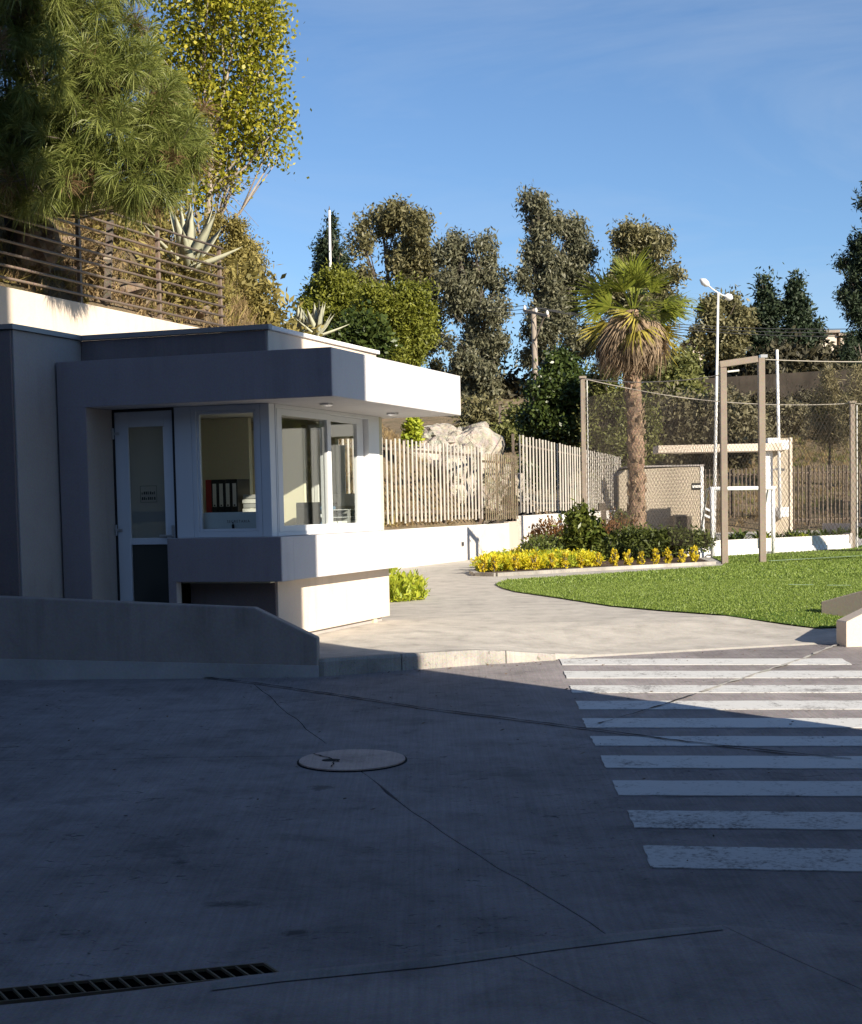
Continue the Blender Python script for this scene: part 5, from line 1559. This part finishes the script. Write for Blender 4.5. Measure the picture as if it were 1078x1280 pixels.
# spreading juniper in flat layers
jl = [(790, 668, 28, 4), (815, 672, 30, 4), (840, 668, 26, 4), (865, 672, 24, 4), (826, 680, 40, 5), (860, 680, 28, 4), (880, 677, 12, 4), (800, 679, 26, 5)]
tree('juniper', 'spreading dark juniper with flat layers beside the goal', 'shrub', 838, 33.5, jl, 420, 14, .07, .12, .04, L_dkgreen, bark=M_barkpale, tr=.035, base_y=702, seed=92, outw=.6, dk=.7)
# round white stones behind the juniper
for i, (x, y, r_) in enumerate([(846, 687, .16), (858, 692, .15), (868, 688, .13), (835, 692, .14), (820, 690, .14)]):
    p = X(x, y, 34.5)
    bm = bmesh.new(); bmesh.ops.create_icosphere(bm, subdivisions=2, radius=r_)
    for v in bm.verts: v.co *= 1 + .12 * R.uniform(-1, 1)
    me = bpy.data.meshes.new('white_stone'); bm.to_mesh(me); bm.free()
    o = finish('white_stone', me, M_wallwhite, loc=p, smooth=True)
    tag(o, 'rounded white stone half hidden beneath the juniper', 'stone', 'white stones beneath the juniper')
# lime plant at the gatehouse corner
for k, (x, y, s) in enumerate([(500, 751, 1.25), (512, 750, 1.0), (492, 752, 1.2), (506, 746, 1.1), (488, 716, .8), (520, 750, .7)]):
    p = onpav(x, y)
    plant('lime%d' % (k % 3), 'lime_plant', 'lime yellow plant at the far corner of the gatehouse', 'plant', p, s * .75, 'lime plants at the gatehouse corner')
# strap leaved plants in the planter
rg = np.random.default_rng(5)
def strap_mesh(seed):
    rr = random.Random(seed); v, f = [], []
    for i in range(38):
        a = rr.uniform(0, 6.28); L_ = rr.uniform(.4, .62); w_ = rr.uniform(.016, .026); e = rr.uniform(.5, 1.25)
        prev = None
        for s in range(5):
            t_ = s / 4; r_ = L_ * cos(e) * t_; z = L_ * (sin(e) * t_ - .45 * t_ ** 2.5)
            ww = w_ * (1, 1, .9, .7, .1)[s]
            cur = [(r_ * cos(a) - sin(a) * ww, r_ * sin(a) + cos(a) * ww, z), (r_ * cos(a) + sin(a) * ww, r_ * sin(a) - cos(a) * ww, z)]
            if prev:
                n0 = len(v); v += [prev[0], prev[1], cur[1], cur[0]]; f.append((n0, n0 + 1, n0 + 2, n0 + 3))
            prev = cur
    me = bpy.data.meshes.new('strap'); me.from_pydata(v, [], f); me.materials.append(L_aga); return me
SM = [strap_mesh(i) for i in range(3)]
a, b = Vector((6.6, 36.1, .2)), Vector((10.4, 39.0, .2))
for i in range(19):
    q = a.lerp(b, i / 18) + Vector((R.uniform(-.2, .2), R.uniform(-.2, .5), 0))
    o = finish('strap_plant', SM[i % 3].copy(), None, loc=q)
    o.rotation_euler.z = R.uniform(0, 6); s = R.uniform(.9, 1.3); o.scale = (s, s, s)
    tag(o, 'strap leaved green plant growing behind the planter wall', 'plant', 'strap leaved plants behind the planter wall')
for i, x in enumerate((955, 992, 1002)):
    q = X(x, 668, 36.6 if i == 0 else 37.6); q.z = .2
    plant('lime%d' % i, 'lime_plant', 'lime yellow plant among the strap leaves of the planter', 'plant', q, .55, 'lime plants in the planter')

# ------------------------------------------------------------------ hillside plants and stones behind the railing and fence
def agave(x, y, Y, s, lab, n=17, seed=1):
    rr = random.Random(seed)
    p = X(x, y, Y)
    t = thing('agave', lab, 'agave', p)
    v, f = [], []
    for k in range(6):
        t_ = k / 5; ww = .115 * (.9, 1.1, 1.05, .8, .45, .02)[k]; z = .12 * t_ ** 2
        v += [(t_, -ww, z + ww * .45), (t_, 0, z), (t_, ww, z + ww * .45), (t_, 0, z - .03 * (1 - t_))]
    for k in range(5):
        for j in range(4): f.append((4 * k + j, 4 * k + (j + 1) % 4, 4 * k + 4 + (j + 1) % 4, 4 * k + 4 + j))
    me = bpy.data.meshes.new('agave_leaf'); me.from_pydata(v, [], f); me.materials.append(L_agave)
    me.polygons.foreach_set('use_smooth', [True] * len(me.polygons))
    for i in range(n):
        e = radians(lerp(15, 82, (i / n) ** .8)); L_ = s * rr.uniform(.8, 1.1)
        inst('leaf', me, t, (0, 0, 0), i * 2.4 + rr.uniform(-.2, .2), (L_, L_, L_), (0, -e))
agave(236, 340, 24.5, 1.05, 'large pale agave leaning behind the right end of the railing', 13, 4)
agave(374, 420, 31, .55, 'grey green agave at the edge of the gatehouse roof', 18, 5)
agave(396, 422, 30.5, .66, 'pale upright agave beside the yellow green bush', 18, 6)
rgp = np.random.default_rng(21)
def tufts(name, lab, pts, per, h, mat, wd=.012):
    c = np.repeat(np.array([tuple(p) for p in pts]), per, 0)
    n = len(c)
    c[:, :2] += rgp.normal(size=(n, 2)) * .08
    a = rgp.uniform(0, 2 * pi, n); d = np.stack([np.cos(a), np.sin(a), 0 * a], 1)
    hh = h * rgp.uniform(.4, 1.25, (n, 1))
    tip = c + rgp.normal(size=(n, 3)) * hh * .5; tip[:, 2:] = c[:, 2:] + hh * rgp.uniform(.35, 1, (n, 1))
    o = finish(name, np_mesh(name, np.stack([c - d * wd, c + d * wd, tip], 1), 3), mat)
    return tag(o, lab, 'grass', kind='stuff')
def bank(n, u0, u1, va, vb):
    out = []
    for _ in range(n):
        q = W(R.uniform(u0, u1), R.uniform(va, vb)); q.z = terr(q.x, q.y) - .02
        out.append(q)
    return out
tufts('dry_grass', 'dry straw coloured grass on the hill behind the railing', bank(2600, -16.5, -11.25, 12, 31), 16, .30, L_dry)
tufts('hill_weeds', 'dull green weeds on the hill behind the railing', bank(900, -16, -11.25, 13, 30), 14, .26, L_drygreen, .016)
tufts('bank_grass', 'dry grass on the bank behind the slatted fence', bank(2200, -16, -11.2, 27, 48), 14, .22, L_dry)
tufts('slope_grass', 'sparse dry grass on the slope beyond the playing field', [Vector((x_, y_, terr(x_, y_) - .05)) for x_, y_ in ((R.uniform(8, 34), R.uniform(62, 92)) for _ in range(2600))], 12, .38, L_dry, .02)
tufts('slope_weeds', 'green weeds on the slope beyond the playing field', [Vector((x_, y_, terr(x_, y_) - .05)) for x_, y_ in ((R.uniform(3, 30), R.uniform(64, 90)) for _ in range(1300))], 12, .35, L_olive, .03)
# hill shrubs
HG = 'dry shrubs on the hill above the retaining wall'
plant_mesh('dry0', L_drygreen, 150, .55, .8, .13, .05, .2, .8, 101); plant_mesh('dry1', L_dry, 170, .5, .7, .2, .022, .3, .9, 102)
for i in range(22):
    v_ = R.uniform(14, 30); q = W(-11.5 - R.uniform(0, 2.6), v_); q.z = terr(q.x, q.y) - .05
    plant('dry%d' % (i % 2), 'dry_shrub', 'dry straggly shrub on the hill above the retaining wall', 'shrub', q, R.uniform(.6, 1.2), HG)
FG = 'yellowing plants on the slope right of the railing'
for i in range(14):
    q = X(R.uniform(290, 385), 400, 28 + R.uniform(0, 3)); u_, v_ = uvof(q)
    q = W(min(-11.4, u_), v_); q.z = terr(q.x, q.y) - .05 + .1
    plant('dry0', 'yellowing_plant', 'yellowing plant on the slope between the railing and the agaves', 'plant', q, R.uniform(.8, 1.5), FG)
def boulder(name, lab, p, r_, mat, cat='rock', group=None, sq=(1, 1, 1), seed=1, sub=3, k=.3):
    rr = random.Random(seed)
    bm = bmesh.new(); bmesh.ops.create_icosphere(bm, subdivisions=sub, radius=1)
    o_ = [rr.uniform(0, 9) for _ in range(6)]
    for v in bm.verts:
        c = v.co
        n_ = sin(c.x * 2.1 + o_[0]) * sin(c.y * 2.6 + o_[1]) + .6 * sin(c.z * 4 + c.x * 3 + o_[2]) * sin(c.y * 5 + o_[3]) + .35 * sin(c.x * 9 + o_[4]) * sin(c.z * 8 + o_[5])
        n_ = round(n_ * 3) / 3 * .6 + n_ * .4
        s = 1 + k * n_ + rr.uniform(-.03, .03)
        v.co = Vector((c.x * sq[0], c.y * sq[1], c.z * sq[2])) * s * r_
    me = bpy.data.meshes.new(name); bm.to_mesh(me); bm.free()
    o = finish(name, me, mat, loc=p)
    o.rotation_euler.z = rr.uniform(0, 6)
    return tag(o, lab, cat, group)
SGp = 'brown stones on the hill behind the railing'
for i in range(34):
    v_ = R.uniform(13, 22.5); dd_ = R.uniform(.15, 1.7)
    q = W(-11.25 - dd_, v_); q.z = terr(q.x, q.y) + .02
    boulder('brown_stone', 'rough brown stone on the hill behind the railing', q, R.uniform(.1, .28), M_stone, 'stone', SGp, (1.5, 1, .6), i, 2)
boulder('brown_boulder', 'large knobbly brown boulder beneath the pine behind the railing', X(48, 305, 20.5), .27, M_stone, 'boulder', None, (.9, 1, 1.3), 60)
q = X(136, 290, 20.8)
st = thing('wooden_post', 'weathered wooden post behind the railing', 'post', X(135, 375, 21.8))
build('post', MB().bar(X(134, 378, 21.8), X(138, 275, 21.8), .085), M_bark, st)
build('band', MB().bar(X(135, 325, 21.8), X(135.3, 318, 21.8), .1), M_wood, st)
q = X(150, 285, 33)
gw_ = thing('hill_house', 'white barred window of a house glimpsed beneath the pine', 'house', q)
build('wall', MB().box(q.x - .9, q.x + .7, 33, 34, q.z - 1.2, q.z + .7), M_wood, gw_)
for i in range(7): build('bar', MB().box(q.x - .75 + i * .2, q.x - .68 + i * .2, 32.93, 32.99, q.z - .6, q.z + .55), M_white, gw_)
for i in range(3): build('rail', MB().box(q.x - .8, q.x + .6, 32.88, 32.925, q.z - .5 + .4 * i, q.z - .44 + .4 * i), M_white, gw_)
# pale rock outcrop
rk = [(572, 590, 40.0, .95, (1.3, 1, 1.0)), (596, 592, 41, .8, (1.1, 1, .9)), (548, 600, 38.5, .95, (1, 1, .9)), (590, 622, 40.5, .75, (1.4, 1, .7)), (556, 552, 40.5, .7, (1.5, 1, .6)), (588, 548, 41.5, .5, (1.3, 1, .7)), (618, 607, 42, .5, (1.6, 1, .6)), (637, 620, 42.4, .38, (1.6, 1, .6))]
rkl = ['largest pale boulder of the outcrop behind the slatted fence', 'pale rock on the right shoulder of the outcrop behind the fence', 'pale rock low on the left of the outcrop behind the fence', 'broad pale rock at the foot of the outcrop', 'flat pale rock on top of the outcrop near the fascia end', 'small pale block on the crest of the outcrop', 'pale rock sliding down beside the rubble heap', 'small pale rock above the dark rubble heap']
for i, (x, y, Y, r_, sq) in enumerate(rk):
    boulder('rock', rkl[i], X(x, y, Y), r_, M_rock, 'rock', 'pale rocks of the outcrop', sq, 200 + i, 4, .36)
q = X(650, 622, 44)
hp = thing('rubble_heap', 'dark heap of old boards and rubble behind the bar fence', 'rubble', (q.x, 44, .6))
for i in range(16):
    p = X(R.uniform(605, 655), R.uniform(608, 640), 44 + R.uniform(-.6, .8)); a = R.uniform(-.5, .9)
    e = p + Vector((R.uniform(.3, .6), R.uniform(-.1, .6), -.35 * R.uniform(0, 1)))
    build('board', MB().bar(p, e, .13, .03), M_board if i % 2 else M_debris, hp)
build('dark_sheet', MB().prism([(q.x - .8, 43.6), (q.x + .3, 43.6), (q.x + .45, 44.8), (q.x - .6, 44.8)], .3, lambda x, y: 1.55 - .35 * (x - q.x)), M_debris, hp)
lt = []
for _ in range(420):
    x = R.uniform(-3.6, 3.2); t_ = abs(R.gauss(0, 1))
    y = ky(x) - .16 - t_ * R.choice((.12, .5, 2.5)) if R.random() < .6 else R.uniform(5.6, 13)
    if y < 5.4: continue
    c_ = Vector((x, y, roadz(y) + R.uniform(.004, .012))); a_ = R.uniform(0, 6.28); l_ = R.uniform(.006, .02) * (1 if y > 8 else .7)
    d_ = Vector((cos(a_), sin(a_), R.uniform(-.2, .4))) * l_; e_ = Vector((-sin(a_), cos(a_), R.uniform(0, .5))) * l_ * .45
    lt.append([tuple(c_ - d_), tuple(c_ + e_), tuple(c_ + d_), tuple(c_ - e_)])
tag(finish('leaf_litter', np_mesh('leaf_litter', np.array(lt), 4), L_litter), 'small dry leaves and grit scattered over the driveway', 'litter', kind='stuff')

bpy.context.view_layer.update()
